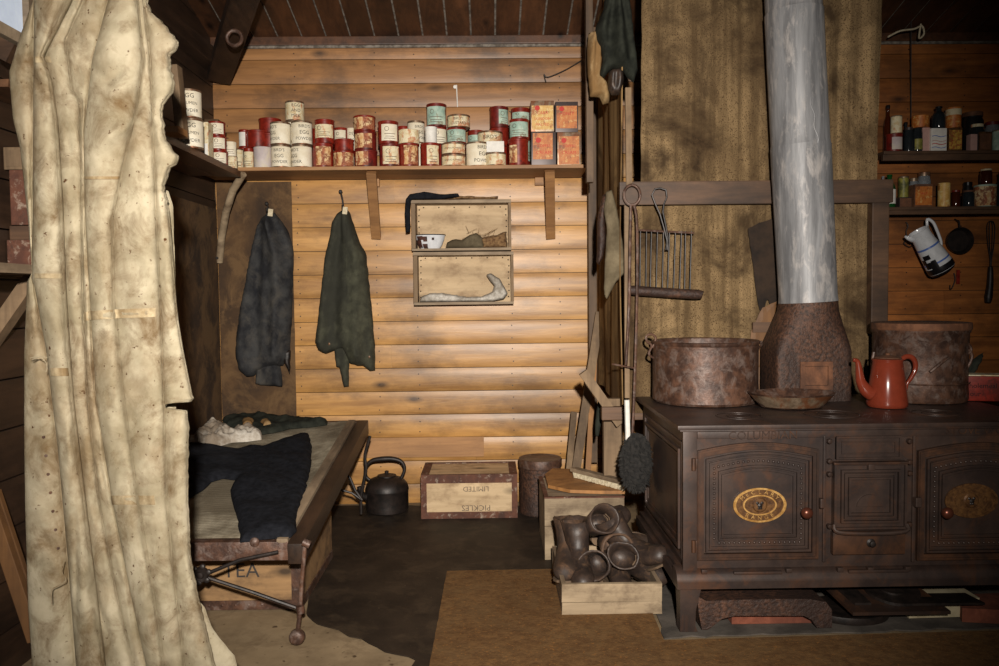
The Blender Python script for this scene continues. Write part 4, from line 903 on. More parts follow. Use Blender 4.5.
heap('sack_scrap', [(445, 249), (447, 242), (456, 239), (462, 240), (470, 235), (476, 233), (483, 238), (484, 249)], 5.40, 'rag', 'scrap of grey sacking lying in the upper wall box beside the bowl', 'cloth', .035, .01, z=az0 + .018)
heap('straw_bundle', [(483, 249.5), (480, 238), (488, 236), (497, 235), (506, 231), (508, 249.5)], 5.41, 'straw', 'clump of dry brown straw in the right end of the upper wall box', 'straw', .045, .014, 60, z=az0 + .018)
mb = MB()
for i in range(26):
    a = W(random.uniform(462, 504), random.uniform(233, 245), 5.40); b = a + Vector((random.uniform(-.05, .09), random.uniform(-.03, 0), random.uniform(.0, .05)))
    a.z = max(a.z, az0 + .02); mb.tube([a, b], .0014, 4)
tag(mb.build('straw_stalks', 'straw', merge=False), 'loose dry stalks sticking out of the straw in the upper wall box', 'straw', kind='stuff')
heap('crumpled_paper', [(420, 302.5), (421, 297), (430, 293), (442, 293), (456, 295), (470, 297), (482, 296), (492, 292), (494, 286), (489, 279), (486, 275), (491, 273), (499, 278), (504, 286), (508, 294), (504, 299), (490, 302), (460, 303), (440, 303.5)], 5.40, 'newspaper', 'crumpled white newspaper lying along the lower wall box', 'paper', .05, .012, 24, .02, z=bz0 + .018)
mb = MB(); P = [(406, 233), (404.5, 215), (405.5, 199), (410, 194), (424, 191.5), (440, 194), (458, 193.5), (460, 196.5), (440, 199.3), (412, 199.3), (410.4, 202), (410.3, 232)]
pl = roughen(px_poly(P, DW - .01), .015, .003, 2); relief(mb, pl, lambda x, y, h: (x, DW - .004 - h, y), .018, .012, .005, lambda x, y: .004 * N((x * 60, y * 60, 2)), both=.05)
tag(mb.build('tar_paper', 'wool_dk', smooth='all'), 'torn black tar paper hanging over the top left corner of the upper wall box', 'tar paper')
heap('moss_scrap', [(436, 199.2), (440, 196), (452, 196.5), (470, 196), (490, 197), (498, 196), (498, 199.4)], DW + .05, 'straw', 'strip of frayed fibre lying on top of the upper wall box', 'fibre', .03, .006, 60, .02, z=az1 + .001)
# ================================================================== BED
def bedz(y): return W(300, 540, 3.28).z + (W(366, 421, 5.0).z - W(300, 540, 3.28).z) * (y - 3.28) / (5.0 - 3.28)
bx_r = W(306, 549, 3.28).x; bx_r2 = W(368, 428, 5.0).x; BL = XL + .10
def bx(y): return bx_r + (bx_r2 - bx_r) * (y - 3.28) / (5.0 - 3.28)
bed = root('camp_bed', (bx_r - .4, 3.3, 0), 'folding camp bed with wooden rails and iron legs standing against the left wall', 'bed')
mb = MB(); mb.beam((bx(3.25) - .035, 3.25, bedz(3.25) - .045), (bx(5.03) - .035, 5.03, bedz(5.03) - .045), .07, .09, bev=.01); mb.build('side_rail', 'dark', bed, smooth=True)
mb = MB(); mb.beam((bx(3.3) - .095, 3.27, bedz(3.27) - .004), (bx(5.0) - .095, 4.98, bedz(4.98) + .002), .05, .03, bev=.012); mb.build('rolled_edge', 'greyy', bed, smooth=True)
mb = MB(); mb.beam((BL, 3.30, bedz(3.3) - .04), (bx(3.3) - .07, 3.30, bedz(3.3) - .045), .06, .078, bev=.006); mb.build('foot_rail', 'rust', bed, smooth=True)
mb = MB(); mb.beam((BL, 5.02, bedz(5.02) - .04), (bx(5.0) - .07, 5.02, bedz(5.02) - .04), .06, .07, bev=.006); mb.build('head_rail', 'darkx', bed)
mb = MB(); mb.beam((BL + .02, 3.34, bedz(3.34) - .045), (BL + .02, 4.98, bedz(4.98) - .045), .05, .07); mb.build('side_rail', 'darkx', bed)
q = W(254, 543, 3.26); mb = MB(); mb.lathe([(0, 0), (.02, 0), (.02, .006), (.012, .014), (0, .016)], (q.x, 3.272, q.z), 16, M=Matrix.Rotation(R(90), 3, 'X')); mb.build('bolt', 'rust', bed, smooth=True)
def bed_top(u, v):
    y = 3.32 + 1.68 * v; x = BL + (bx(y) - .10 - BL) * u
    z = bedz(y) + .005 - .02 * math.sin(u * math.pi) + .006 * N((x * 5, y * 5, 2)) + .012 * (1 - min(1, u / .1)) * 0
    if v < .001: z -= .012
    return (x, y, z)
cloth_wall('canvas_top', 'blanket', bed_top, 40, 60, th=.02, parent=bed)
for _ in ():
    pass
# front iron leg with its diagonal braces and rosette
lf = MB(); DF = 3.24
pt = lambda x, y, d=DF: W(x, y, d)
lf.tube([pt(305, 541), pt(304.5, 550), pt(302, 580), pt(300, 610), pt(298, 628)], .009, 8); lf.tube([pt(303, 542, 3.22), pt(310, 545, 3.22)], .016, 10); lf.tube([pt(300, 606, 3.22), pt(301, 613, 3.22)], .017, 10)
lf.build('leg', 'rust', bed, smooth=True)
wh = MB(); c = pt(297, 629); c.z = .034
wh.lathe([(0, -.018), (.028, -.018), (.032, -.010), (.032, .010), (.028, .018), (.02, .022), (0, .022)], c, 20, M=Matrix.Rotation(R(90), 3, 'X')); wh.build('wheel', 'rust', bed, smooth=True)
lf = MB(); lf.tube([pt(204, 575), pt(240, 560), pt(278, 552)], .008, 8); lf.build('brace', 'irond', bed, smooth=True)
lf = MB(); lf.tube([pt(206, 577), pt(255, 593), pt(300, 609)], .008, 8); lf.build('brace', 'irond', bed, smooth=True)
lf = MB(); c = pt(200.5, 575, DF - .01)
lf.lathe([(0, .014), (.012, .012), (.016, .004), (.028, .006), (.032, -.002), (.032, -.012), (0, -.012)], c, 20, M=Matrix.Rotation(R(90), 3, 'X'))
for i in range(6):
    q = i * math.pi / 3 + .3; lf.lathe([(0, .01), (.011, .004), (.012, -.008)], c + Vector((.033 * math.cos(q), 0, .033 * math.sin(q))), 10, M=Matrix.Rotation(R(90), 3, 'X'))
lf.build('rosette', 'irond', bed, smooth=True)
lf = MB(); d2 = 4.95; lf.tube([W(370, 436, d2), W(365, 455, d2), W(366, 468, d2), W(364, 480, d2), W(361, 495, d2), W(361, 509, d2), W(361, 514, d2)], .010, 8); lf.build('leg', 'irond', bed, smooth=True)
lf = MB(); d2 = 4.9; lf.tube([W(350, 478, d2), W(355, 490, d2), W(362, 500, d2)], .009, 8); lf.tube([W(338, 489, d2), W(352, 493, d2), W(362, 500, d2)], .008, 8); lf.tube([W(350, 478, d2), W(344, 470, d2)], .008, 8); lf.build('brace', 'irond', bed, smooth=True)
# crate under the bed
t = root('tea_chest', (bx_r - .45, 3.6, 0), 'flat wooden tea chest with TEA stencilled on it, pushed under the bed', 'crate')
D_ = 3.62; zb = W(240, 588, D_).z; x0, x1 = BL + .06, W(300, 560, D_).x; zt = bedz(D_) - .12; zb = max(zb, .004)
mb = MB(); mb.box((x0, D_, .004), (x1, 4.35, zt), bev=.004); mb.build('box', 'crate_tan', t)
mb = MB(); mb.box((x0 - .002, D_ - .006, .003), (x1 + .002, D_ - .0005, .045)); mb.box((x1 - .04, D_ - .006, .0455), (x1 + .002, D_ - .0005, zt)); mb.box((x1 + .0005, D_ - .004, .003), (x1 + .006, 4.34, .045)); mb.box((x1 + .0005, D_ - .004, .0455), (x1 + .006, D_ + .04, zt))
for i in range(14): mb.lathe([(0, .004), (.006, 0)], (x0 + .06 * i + .03, D_ - .0062, .024), 8, M=Matrix.Rotation(R(90), 3, 'X'))
mb.build('metal_edging', 'rust', t, merge=False)
mb = MB(); q = W(241, 571, D_); text_on(mb, 'TEA', .095, lambda x, y: Vector((q.x + x, D_ - .0018, q.z + y))); mb.build('lettering', 'ink', t)
# clothes on the bed
def on_bed(name, P, mat, label, cat, thick, soft, amp, f, lift=.008, step=.012, detail=0):
    pl = []
    for x, y in P:
        z = .47
        for _ in range(40): p = WZ(x, y, z); z = bedz(p.y) + lift
        pl.append((p.x, p.y))
    pl = [(max(x, BL + .015), y) for x, y in roughen(pl, .04, .008, 6)]
    mb = MB(); relief(mb, pl, lambda x, y, h: (x, y, bedz(y) - .010 * math.sin(max(0, min(1, (x - BL) / (bx(y) - .1 - BL))) * math.pi) + lift + h), thick, soft, step, lambda x, y: amp * N((x * f, y * f * .7, 3)) + amp * .6 * abs(N((x * f * 2 + y * 8, y * f, 8))))
    return tag(mb.build(name, mat, smooth='all'), label, cat)
on_bed('trousers', [(150, 452), (190, 445), (214, 446), (240, 450), (248, 446), (262, 447), (270, 444), (300, 434), (309, 434), (312, 446), (311, 465), (304, 495), (297, 517), (296, 531), (291, 538), (262, 539), (240, 541), (238, 520), (233, 504), (230, 488), (236, 478), (222, 477), (212, 480), (200, 490), (188, 497), (150, 505)], 'wool_dk', 'black serge trousers spread across the foot of the camp bed', 'trousers', .030, .05, .018, 6)
on_bed('jersey', [(222, 420), (232, 415), (262, 414), (290, 417), (318, 419), (327, 421), (328, 424), (312, 426), (290, 427), (275, 431), (262, 433), (240, 428), (226, 425)], 'green_dk', 'dark crumpled garment at the head end of the bed, below the grey-black coat', 'clothes', .03, .05, .02, 14)
for P_, lb in (([(242, 419), (250, 417), (254, 419), (252, 423), (243, 424)], 'left'), ([(260, 420), (268, 418), (271, 422), (264, 424)], 'right')):
    on_bed('mitten', P_, 'tan', 'small tan mitten lying on the dark garment, %s of the pair' % lb, 'mitten', .02, .03, .005, 30, lift=.044, step=.006)
on_bed('fleece', [(176, 450), (190, 443), (196, 436), (206, 428), (214, 424), (224, 427), (232, 433), (243, 429), (254, 428), (262, 434), (262, 438), (246, 440), (232, 441), (214, 447), (190, 448)], 'fleece', 'dirty white fleece crumpled behind the black trousers on the bed', 'fleece', .05, .05, .035, 26, step=.007)
# ================================================================== KETTLE
kc = WZ(385, 516, 0.004); kc.y += .12; kr = 21.5 * kc.y / F; kh = W(385, 477, kc.y).z
kt = root('kettle', (kc.x, kc.y, 0), 'big black iron kettle standing on the floor beside the bed leg', 'kettle')
mb = MB(); K = (kc.x, kc.y, .005)
mb.lathe([(0, 0), (kr * .9, 0), (kr * .98, .01), (kr, .04), (kr, kh * .60), (kr * 1.02, kh * .62), (kr * 1.02, kh * .65), (kr * .96, kh * .78), (kr * .78, kh * .92), (kr * .5, kh * .985), (kr * .46, kh), (0, kh)], K, 36); mb.build('body', 'irond', kt, smooth=True)
mb = MB(); mb.lathe([(0, 0), (kr * .44, 0), (kr * .44, .008), (kr * .2, .016), (.012, .02), (.014, .035), (0, .04)], (kc.x, kc.y, kh + .005), 24); mb.build('lid', 'irond', kt, smooth=True)
mb = MB(); zt = W(385, 459, kc.y).z
mb.tube([(kc.x - kr * .62, kc.y, kh * .86), (kc.x - kr * .95, kc.y, kh * 1.0), (kc.x - kr * .98, kc.y, kh + (zt - kh) * .5), (kc.x - kr * .7, kc.y, zt - .012), (kc.x - kr * .2, kc.y, zt), (kc.x + kr * .3, kc.y, zt), (kc.x + kr * .7, kc.y, zt - .02), (kc.x + kr * .84, kc.y, kh + (zt - kh) * .4), (kc.x + kr * .62, kc.y, kh * .9)], [.011] * 3 + [.014, .018, .016, .013, .011, .011], 10); mb.build('handle', 'irond', kt, smooth=True)
mb = MB(); mb.tube([(kc.x - kr * .8, kc.y - .03, kh * .45), (kc.x - kr * 1.12, kc.y - .06, kh * .55), (kc.x - kr * 1.22, kc.y - .07, kh * .8)], [.03, .024, .016], 12); mb.build('spout', 'irond', kt, smooth=True)
# ================================================================== FLOOR CRATES
D_ = WZ(470, 519, 0.0).y; zt = W(470, 474.5, D_).z; x0 = W(421, 500, D_).x; x1 = W(517.5, 500, D_).x; Y2 = YB - .05
t = root('red_edged_crate', ((x0 + x1) / 2, D_, 0), 'wooden crate with flaking red edges on the floor against the back wall', 'crate')
mb = MB(); mb.box((x0 + .006, D_ + .006, .006), (x1 - .006, Y2 - .006, zt - .006)); mb.build('box', 'panel', t)
mb = MB(); e = .036
for a, b in (((x0, D_, .004), (x1, D_ + .02, .045)), ((x0, D_, zt - .055), (x1, D_ + .02, zt)), ((x0, D_ + .001, .0455), (x0 + e, D_ + .02, zt - .0555)), ((x1 - e, D_ + .001, .0455), (x1, D_ + .02, zt - .0555)),
             ((x0, D_ + .0205, zt - .02), (x0 + .05, Y2, zt)), ((x1 - .05, D_ + .0205, zt - .02), (x1, Y2, zt)), ((x0 + .05, Y2 - .02, zt - .02), (x1 - .05, Y2, zt)), ((x0, D_ + .0205, .004), (x0 + .01, Y2, zt - .0205)), ((x1 - .01, D_ + .0205, .004), (x1, Y2, zt - .0205))):
    mb.box(a, b, jit=.001)
mb.build('painted_edging', 'redcrate', t, merge=False)
mb = MB(); cx = W(476, 500, D_).x
for s_, py, sz in (('PICKLES', 508, .052), ('LIMITED', 489, .046)):
    zc = W(470, py, D_).z; text_on(mb, s_, sz, lambda x, y, zc=zc: Vector((cx - x, D_ + .0045, zc - y)))
mb.build('lettering', 'inksoft', t)
# drum
dc = WZ(542, 518, 0); dr = 21.5 * (dc.y + .14) / F; dc.y += .14; dh = W(542, 458, dc.y).z
t = root('iron_drum', (dc.x, dc.y, 0), 'dark rusty lidded drum on the floor behind the white crate', 'drum')
mb = MB(); mb.lathe([(0, 0), (dr * .98, 0), (dr, .01), (dr * .97, .02), (dr * .97, dh - .06), (dr, dh - .055)], (dc.x, dc.y, .003), 36); mb.build('body', 'rustd', t, smooth=True)
mb = MB(); mb.lathe([(dr * 1.01, dh - .055), (dr * 1.02, dh - .008), (dr * .99, dh), (dr * .9, dh - .004), (0, dh - .004)], (dc.x, dc.y, .003), 36); mb.build('lid', 'rust', t, smooth=True)
# white crate with board and brush on it
D_ = WZ(580, 560, 0).y; zt = W(580, 498.5, D_).z; x0 = W(545, 520, D_).x; x1 = W(624, 520, D_).x; Y2 = D_ + .50
t = root('pale_crate', ((x0 + x1) / 2, D_, 0), 'tall whitewashed wooden crate standing between the drum and the boot box', 'crate')
mb = MB(); mb.box((x0, D_ + .012, .012), (x1, Y2, zt)); mb.build('box', 'grey', t)
mb = MB(); mb.box((x0 - .002, D_, .003), (x1 + .002, D_ + .0115, zt * .55), bev=.002); mb.box((x0 - .002, D_, zt * .55 + .002), (x1 + .002, D_ + .0115, zt + .002), bev=.002); mb.build('front_board', 'pale', t, merge=False)
mb = MB(); mb.box((x0 - .003, D_ - .003, zt + .0022), (x1 + .003, D_ + .02, zt + .010)); mb.box((x0 - .003, D_ + .0205, zt + .0022), (x0 + .02, Y2, zt + .010)); mb.build('metal_edge', 'redcrate', t, merge=False)
ct = zt + .010
def on_top(name, P, z, th, mat, label, cat, h0=0, bev=0, build=True):
    pl = [((q := WZ(x, y, z)).x, q.y) for x, y in P]; mb = MB(); mb.prism(pl, lambda u, v, k: (u, v, z + (th if k == 0 else 0)))
    return tag(mb.build(name, mat), label, cat) if build else mb
on_top('plank_offcut', [(548, 488), (545, 477), (553, 471), (575, 472), (600, 478), (624, 484), (625, 494), (600, 494), (570, 493)], ct + .001, .018, 'orangew', 'curved brown board lying on top of the pale crate', 'board')
bz = ct + .021
t = root('brush', W(600, 480, 4.6), 'long handled brush with cream bristles lying on the curved brown board', 'brush')
a = WZ(573, 469, bz + .04); b = WZ(624, 482, bz + .04); mb = MB(); mb.beam(a, b, .05, .022, bev=.005); mb.build('handle', 'greyy', t)
mb = MB(); n_ = 34
for i in range(n_):
    p = a.lerp(b, (i + .5) / n_) + Vector((0, -.012, -.012)); q = p + Vector((random.uniform(-.003, .003), -.035, -.024 + .002 * random.random())); mb.tube([p, q], [.008, .006], 6)
mb.build('bristles', 'bristle', t, merge=False)
# boot box
D_ = WZ(612, 615, .012).y + .0; x0 = W(562, 600, D_).x; x1 = W(662, 600, D_).x; zt = W(612, 584, D_).z; zt0 = .013; Y2 = D_ + .55
t = root('boot_box', ((x0 + x1) / 2, D_, 0), 'shallow open wooden box full of old boots in front of the pale crate', 'crate')
mb = MB(); zm = zt0 + (zt - zt0) * .42; mb.box((x0, D_, zt0), (x1, D_ + .018, zm - .001), jit=.0015); mb.box((x0, D_, zm + .001), (x1, D_ + .018, zt), jit=.0015); mb.build('front_board', 'pale', t, merge=False)
mb = MB(); mb.box((x0, D_ + .019, zt0), (x0 + .018, Y2 - .019, zt), jit=.0015); mb.build('side_board', 'greyy', t)
mb = MB(); mb.box((x1 - .018, D_ + .019, zt0), (x1, Y2 - .019, zt), jit=.0015); mb.build('side_board', 'greyy', t)
mb = MB(); mb.box((x0, Y2 - .018, zt0), (x1, Y2, zt)); mb.build('back_board', 'pale', t)
mb = MB(); mb.box((x0 + .019, D_ + .019, zt0), (x1 - .019, Y2 - .019, zt0 + .012)); mb.build('bottom_board', 'greyy', t)
def make_boot(L=.30, shaft=.15, mat='leather', mat2='leather2'):
    """toe towards +x, heel at the origin, sole on z = 0"""
    t = bpy.data.objects.new('boot', None); COL.objects.link(t)
    s_ = L / .27
    secs = [((.270, .030), 80, .014, .014), ((.262, .036), 84, .034, .028), ((.240, .041), 86, .047, .036), ((.20, .044), 88, .052, .040), ((.16, .052), 80, .049, .048), ((.12, .066), 66, .046, .056), ((.085, .084), 48, .046, .064), ((.062, .110), 22, .047, .066), ((.052, .14), 6, .050, .064), ((.048, .10 + shaft * .6), 0, .055, .066), ((.046, .10 + shaft), -3, .063, .074)]
    mb = MB(); seg = 20; vs = []; fs = []
    def ringv(c, a, w_, h_, k=1.0):
        a = R(a); d = Vector((math.sin(a), 0, -math.cos(a)))  # along the spine
        up = Vector((math.cos(a), 0, math.sin(a))); out = []
        up = Vector((-math.cos(a), 0, -math.sin(a))) if False else Vector((math.cos(a), 0, math.sin(a)))
        for i in range(seg):
            q = 2 * math.pi * i / seg; p = Vector((c[0], 0, c[1])) + up * (h_ * k * math.cos(q)) + Vector((0, 1, 0)) * (w_ * k * math.sin(q))
            p.z = max(p.z, .006); p += Vector((.007 * N(p * 20), .007 * N(p * 15 + Vector((4, 4, 4))), .006 * N(p * 28 + Vector((9, 2, 1))))); out.append(p * s_)
        return out
    for c, a, w_, h_ in secs: vs += ringv(c, a, w_, h_)
    for c, a, w_, h_ in secs[::-1][:4]: vs += ringv((c[0], c[1] - .001), a, w_, h_, .86)
    nr = len(secs) + 4
    for i in range(nr - 1):
        for k in range(seg): fs.append((i * seg + k, i * seg + (k + 1) % seg, (i + 1) * seg + (k + 1) % seg, (i + 1) * seg + k))
    fs.append(tuple(range(seg))); fs.append(tuple((nr - 1) * seg + k for k in range(seg)))
    mb.add(vs, fs); mb.build('upper', mat, t, smooth='all', local=True)
    sole = [(.272, 0), (.262, .028), (.235, .044), (.195, .050), (.15, .043), (.10, .034), (.05, .036), (.015, .034), (0, .02), (-.004, 0)]
    P = sole + [(x, -y) for x, y in sole[-2:0:-1]]
    mb = MB(); mb.prism([(x * s_, y * s_) for x, y in P], lambda u, v, k: (u, v, .010 if k == 0 else 0.0)); mb.build('sole', 'sole', t, local=True)
    mb = MB(); hp = [(.075, .034), (.05, .036), (.015, .034), (0, .02), (-.004, 0)]; P = hp + [(x, -y) for x, y in hp[::-1][1:]]
    mb.prism([(x * s_, y * s_) for x, y in P], lambda u, v, k: (u, v, -.0002 if k == 0 else -.022)); mb.build('heel', 'sole', t, local=True)
    mb = MB(); pts = []
    for i in range(5):
        c = [(.150, .092), (.125, .108), (.105, .130), (.098, .150), (.096, .172)][i]; yy = .022
        mb.tube([(c[0] * s_, -yy * s_, (c[1] - .002) * s_), (c[0] * s_ + .007, 0, c[1] * s_ + .004), (c[0] * s_, yy * s_, (c[1] - .002) * s_)], .0028, 6)
    mb.build('laces', 'sole', t, local=True, merge=False)
    return t
bt0 = make_boot(); bt1 = make_boot(.31, .13, 'leather2', 'leather'); bt2 = make_boot(.28, .085, 'leather')
_used = set()
def put_boot(src, loc, rx, ry, rz, label):
    o = src if id(src) not in _used else copy_tree(src); _used.add(id(src))
    o.rotation_euler = (R(rx), R(ry), R(rz)); o.location = Vector(loc)
    tag(o, label, 'boot', 'old boots in the shallow box')
BX = (x0 + x1) / 2 + .012; BY = D_
put_boot(bt0, (BX - .115, BY + .36, .065), 4, -4, -92, 'dark boot standing upright with its toe to the front left of the boot box')
put_boot(bt2, (BX - .01, BY + .34, .07), -32, 4, -78, 'dark low boot with a worn pale welt in the middle front of the box')
put_boot(bt0, (BX + .14, BY + .34, .09), 22, -24, -64, 'big dark boot leaning at the front right of the heap, open shaft upward')
put_boot(bt0, (BX - .13, BY + .44, .24), 62, -12, 24, 'dark boot with its round open shaft facing forward, topmost at the left')
put_boot(bt1, (BX - .04, BY + .47, .22), 84, 12, 8, 'tan scuffed boot lying on its side at the top right of the heap')
put_boot(bt2, (BX + .12, BY + .42, .12), 70, 6, -30, 'dark low boot lying on its side below the tan one at the right')
put_boot(bt2, (BX + .02, BY + .30, .16), 60, 18, -12, 'small dark boot lying open across the middle of the heap')
put_boot(bt0, (BX - .02, BY + .44, .12), 80, -8, -20, 'dark boot lying on its side behind the middle of the heap')
put_boot(bt1, (BX - .16, BY + .42, .06), 0, -10, -100, 'brown boot standing against the left side board at the back of the box')
# ================================================================== LEANING BOARDS, STOVE TOOLS
YL = 5.05
for i, (a, b, wd, m_, lb) in enumerate((((600, 312, 5.2), (576, 470, YL), .055, 'greyz', 'longest grey plank leaning in the corner behind the pale crate'), ((596, 330, 5.28), (588, 470, YL - .06), .035, 'orangew', 'narrow brown lath leaning beside the long grey plank'), ((574, 412, 5.3), (569, 470, YL + .08), .04, 'greyz', 'short grey stick leaning left of the long grey plank'))):
    mb = MB(); p = W(*a); q = W(*b); d = (q - p).normalized(); q = p + d * ((p.z - .004) / -d.z); mb.beam(p, q, wd, .018, up=(0, 1, 0), bev=.003)
    tag(mb.build('leaning_plank', m_), lb, 'plank')
mb = MB(); mb.tube([W(601, 395, 4.6), W(600, 412, 4.6), W(598, 425, 4.6), W(597, 436, 4.6)], [.012, .022, .018, .010], 8); tag(mb.build('cloth_rag', 'green_dk', smooth='all'), 'small dark rag hanging beside the diagonal brace', 'rag')
# strap and cloth patches on the side of the enclosure
def side_rel(name, P, D0, mat, label, cat, th=.012, amp=.006):
    pl = roughen(px_poly(P, D0), .02, .004, 3); mb = MB()
    relief(mb, pl, lambda x, y, h: (x, D0 - h, y), th, .02, .006, lambda x, y: amp * N((x * 20, y * 9, 3)), both=.004); return tag(mb.build(name, mat, smooth='all'), label, cat)
side_rel('leather_strap', [(603, 195), (607, 193), (610, 197), (606, 205), (605, 225), (606, 240), (603, 258), (599, 265), (596, 262), (597, 250), (597, 225), (599, 208)], 4.44, 'rustd', 'curved dark leather strap hanging on the side sacking behind the grey cloth', 'strap', .03)
side_rel('cloth_scrap', [(606, 192), (612, 190), (616, 205), (621, 230), (626, 272), (616, 282), (607, 299), (604, 296), (605, 260), (607, 230), (604, 210)], 4.34, 'rag', 'grey cloth scrap hanging with a pointed lower end beside the tongs', 'cloth', .014)
# tongs / poker
t = root('fire_tongs', W(632, 195, 4.18), 'long rusty iron fire tongs with a ring top hanging from the crossbeam', 'tongs')
c = W(632, 195, 4.2); mb = MB(); mb.tube([c + Vector((.042 * math.cos(q), 0, .052 * math.sin(q))) for q in [2 * math.pi * i / 24 for i in range(25)]], .008, 8); mb.build('ring', 'rust', t, smooth=True)
mb = MB(); mb.tube([W(631, 205, 4.2), W(630, 250, 4.2), W(629, 310, 4.2), W(626, 365, 4.2)], .008, 8); mb.build('arm', 'rust', t, smooth=True)
mb = MB(); mb.tube([W(634, 205, 4.2), W(637, 225, 4.19), W(637, 300, 4.19), W(634, 400, 4.18), W(632, 440, 4.16)], .008, 8); mb.build('arm', 'rust', t, smooth=True)
mb = MB(); mb.tube([W(612, 364, 4.18), W(634, 368, 4.18)], .005, 6); mb.build('cross_pin', 'rust', t)
# toaster grill
DTG = 4.22; t = root('toasting_grill', W(665, 231, DTG), 'wire toasting grill with a looped handle hanging from the crossbeam', 'grill')
mb = MB(); P = [(668, 250), (667, 240), (664, 228), (660, 214), (655, 203), (652, 195), (655, 189), (660, 188), (666, 190), (667, 197), (664, 204), (663, 212), (666, 226), (668, 238), (666, 250)]
mb.tube([W(x, y, DTG - .02) for x, y in P], .0045, 6); mb.build('handle', 'irond', t, smooth=True)
mb = MB(); mb.tube([W(637, 230, DTG), W(694, 233, DTG)], .006, 8); mb.build('top_bar', 'rust', t)
mb = MB(); mb.tube([W(632, 290, DTG), W(634, 290.5, DTG), W(696, 294.5, DTG), W(699, 293, DTG)], [.012, .026, .026, .014], 14); mb.build('lower_tube', 'rustd', t, smooth=True)
for i, x in enumerate((640, 646, 651, 657, 663, 669, 675, 681, 685, 691)):
    mb = MB(); mb.tube([W(x + .6, 231, DTG), W(x - .8 + random.uniform(-1, 1), 290 + (x - 640) * .06, DTG)], .0032, 6); mb.build('wire', 'irond', t)
# sheepskin on stick
t = root('sheepskin_mop', W(634, 415, 4.0), 'black shaggy sheepskin mop hanging on a pale stick at the stove corner', 'mop')
mb = MB(); mb.tube([W(627, 400, 3.98), W(628, 440, 3.98)], .013, 8); mb.build('stick', 'white', t)
mb = MB(); c = W(636, 462, 3.98); vs = []; nu, nv = 28, 36
for j in range(nv + 1):
    for i in range(nu):
        q = 2 * math.pi * i / nu; p = math.pi * j / nv; rr = 1 + .22 * N((math.cos(q) * 5, math.sin(q) * 5, p * 5)) + .18 * N((math.cos(q) * 16, math.sin(q) * 16, p * 14))
        vs.append(c + Vector((.075 * rr * math.sin(p) ** .8 * math.cos(q), .05 * rr * math.sin(p) * math.sin(q), .142 * rr ** .3 * math.cos(p))))
mb.add(vs, [(j * nu + i, j * nu + (i + 1) % nu, (j + 1) * nu + (i + 1) % nu, (j + 1) * nu + i) for j in range(nv) for i in range(nu)]); 
for _i in range(420):
    q = random.uniform(0, 2 * math.pi); p = random.uniform(.12, math.pi - .05); o_ = c + Vector((.074 * math.sin(p) ** .8 * math.cos(q), .05 * math.sin(p) * math.sin(q), .142 * math.cos(p)))
    dd = Vector((math.sin(p) * math.cos(q), math.sin(p) * math.sin(q), -.5)).normalized(); k_ = dd.orthogonal().normalized() * .006; l_ = dd.cross(k_)
    mb.add([o_ + k_, o_ - k_ * .5 + l_, o_ - k_ * .5 - l_, o_ + dd * random.uniform(.012, .028)], [(0, 1, 3), (1, 2, 3), (2, 0, 3)])
mb.build('fleece', 'fur', t, merge=False)
# ================================================================== STOVE
SY = 3.30; SYB = 4.22
sx0 = W(683, 500, SY).x; SW = 1.56; sx1 = sx0 + SW
SZT = W(684, 425, SY).z; SZ0 = W(680, 587, SY).z
st = root('cooking_range', ((sx0 + sx1) / 2, SY, 0), 'large black cast iron cooking range with two ornate oven doors', 'stove')
def sp(px, py, dy=0.0): return W(px, py, SY - dy)
SH = lambda py, x=820: W(x, py, SY).z
mb = MB(); mb.box((sx0 + .012, SY + .01, SZ0 + .055), (sx1 - .012, SYB, SZT - .026)); 
mb.box((sx0 + .0, SY + .0, SZ0 + .055), (sx0 + .06, SY + .02, SZT - .0285), bev=.006)
mb.box((sx0 + .0615, SY + .004, SZT - .060), (sx1 - .01, SY + .02, SZT - .0285), bev=.003)
# panelled left side
y0, y1, z0, z1 = SY + .05, SYB - .06, SZ0 + .10, SZT - .08
for k, (g, d) in enumerate(((0, .008), (.035, .014), (.06, .006))):
    mb.ring([(y0 + g, z0 + g), (y1 - g, z0 + g), (y1 - g, z1 - g), (y0 + g, z1 - g)], [(y0 + g + .014, z0 + g + .014), (y1 - g - .014, z0 + g + .014), (y1 - g - .014, z1 - g - .014), (y0 + g + .014, z1 - g - .014)], lambda u, v, k, d=d: (sx0 + .013 - (d if k == 0 else -.004), u, v))
mb.build('body', 'iron', st, smooth=True, merge=False)
mb = MB(); mb.box((sx0 - .026, SY - .02, SZT - .020), (sx1 + .03, SYB + .02, SZT), bev=.006); mb.box((sx0 - .014, SY - .010, SZT - .028), (sx1 + .01, SYB, SZT - .0205), bev=.003)
for i, (cx_, cy_, rr) in enumerate(((.30, .22, .10), (.72, .24, .12), (1.18, .24, .10))):
    n = 36
    for q0 in (rr, rr * .55):
        mb.lathe([(q0, .0005), (q0, .003), (q0 - .006, .003), (q0 - .006, .0005)], (sx0 + cx_, SY + cy_, SZT), n)
mb.build('top_plate', 'iron', st, smooth=True, merge=False)
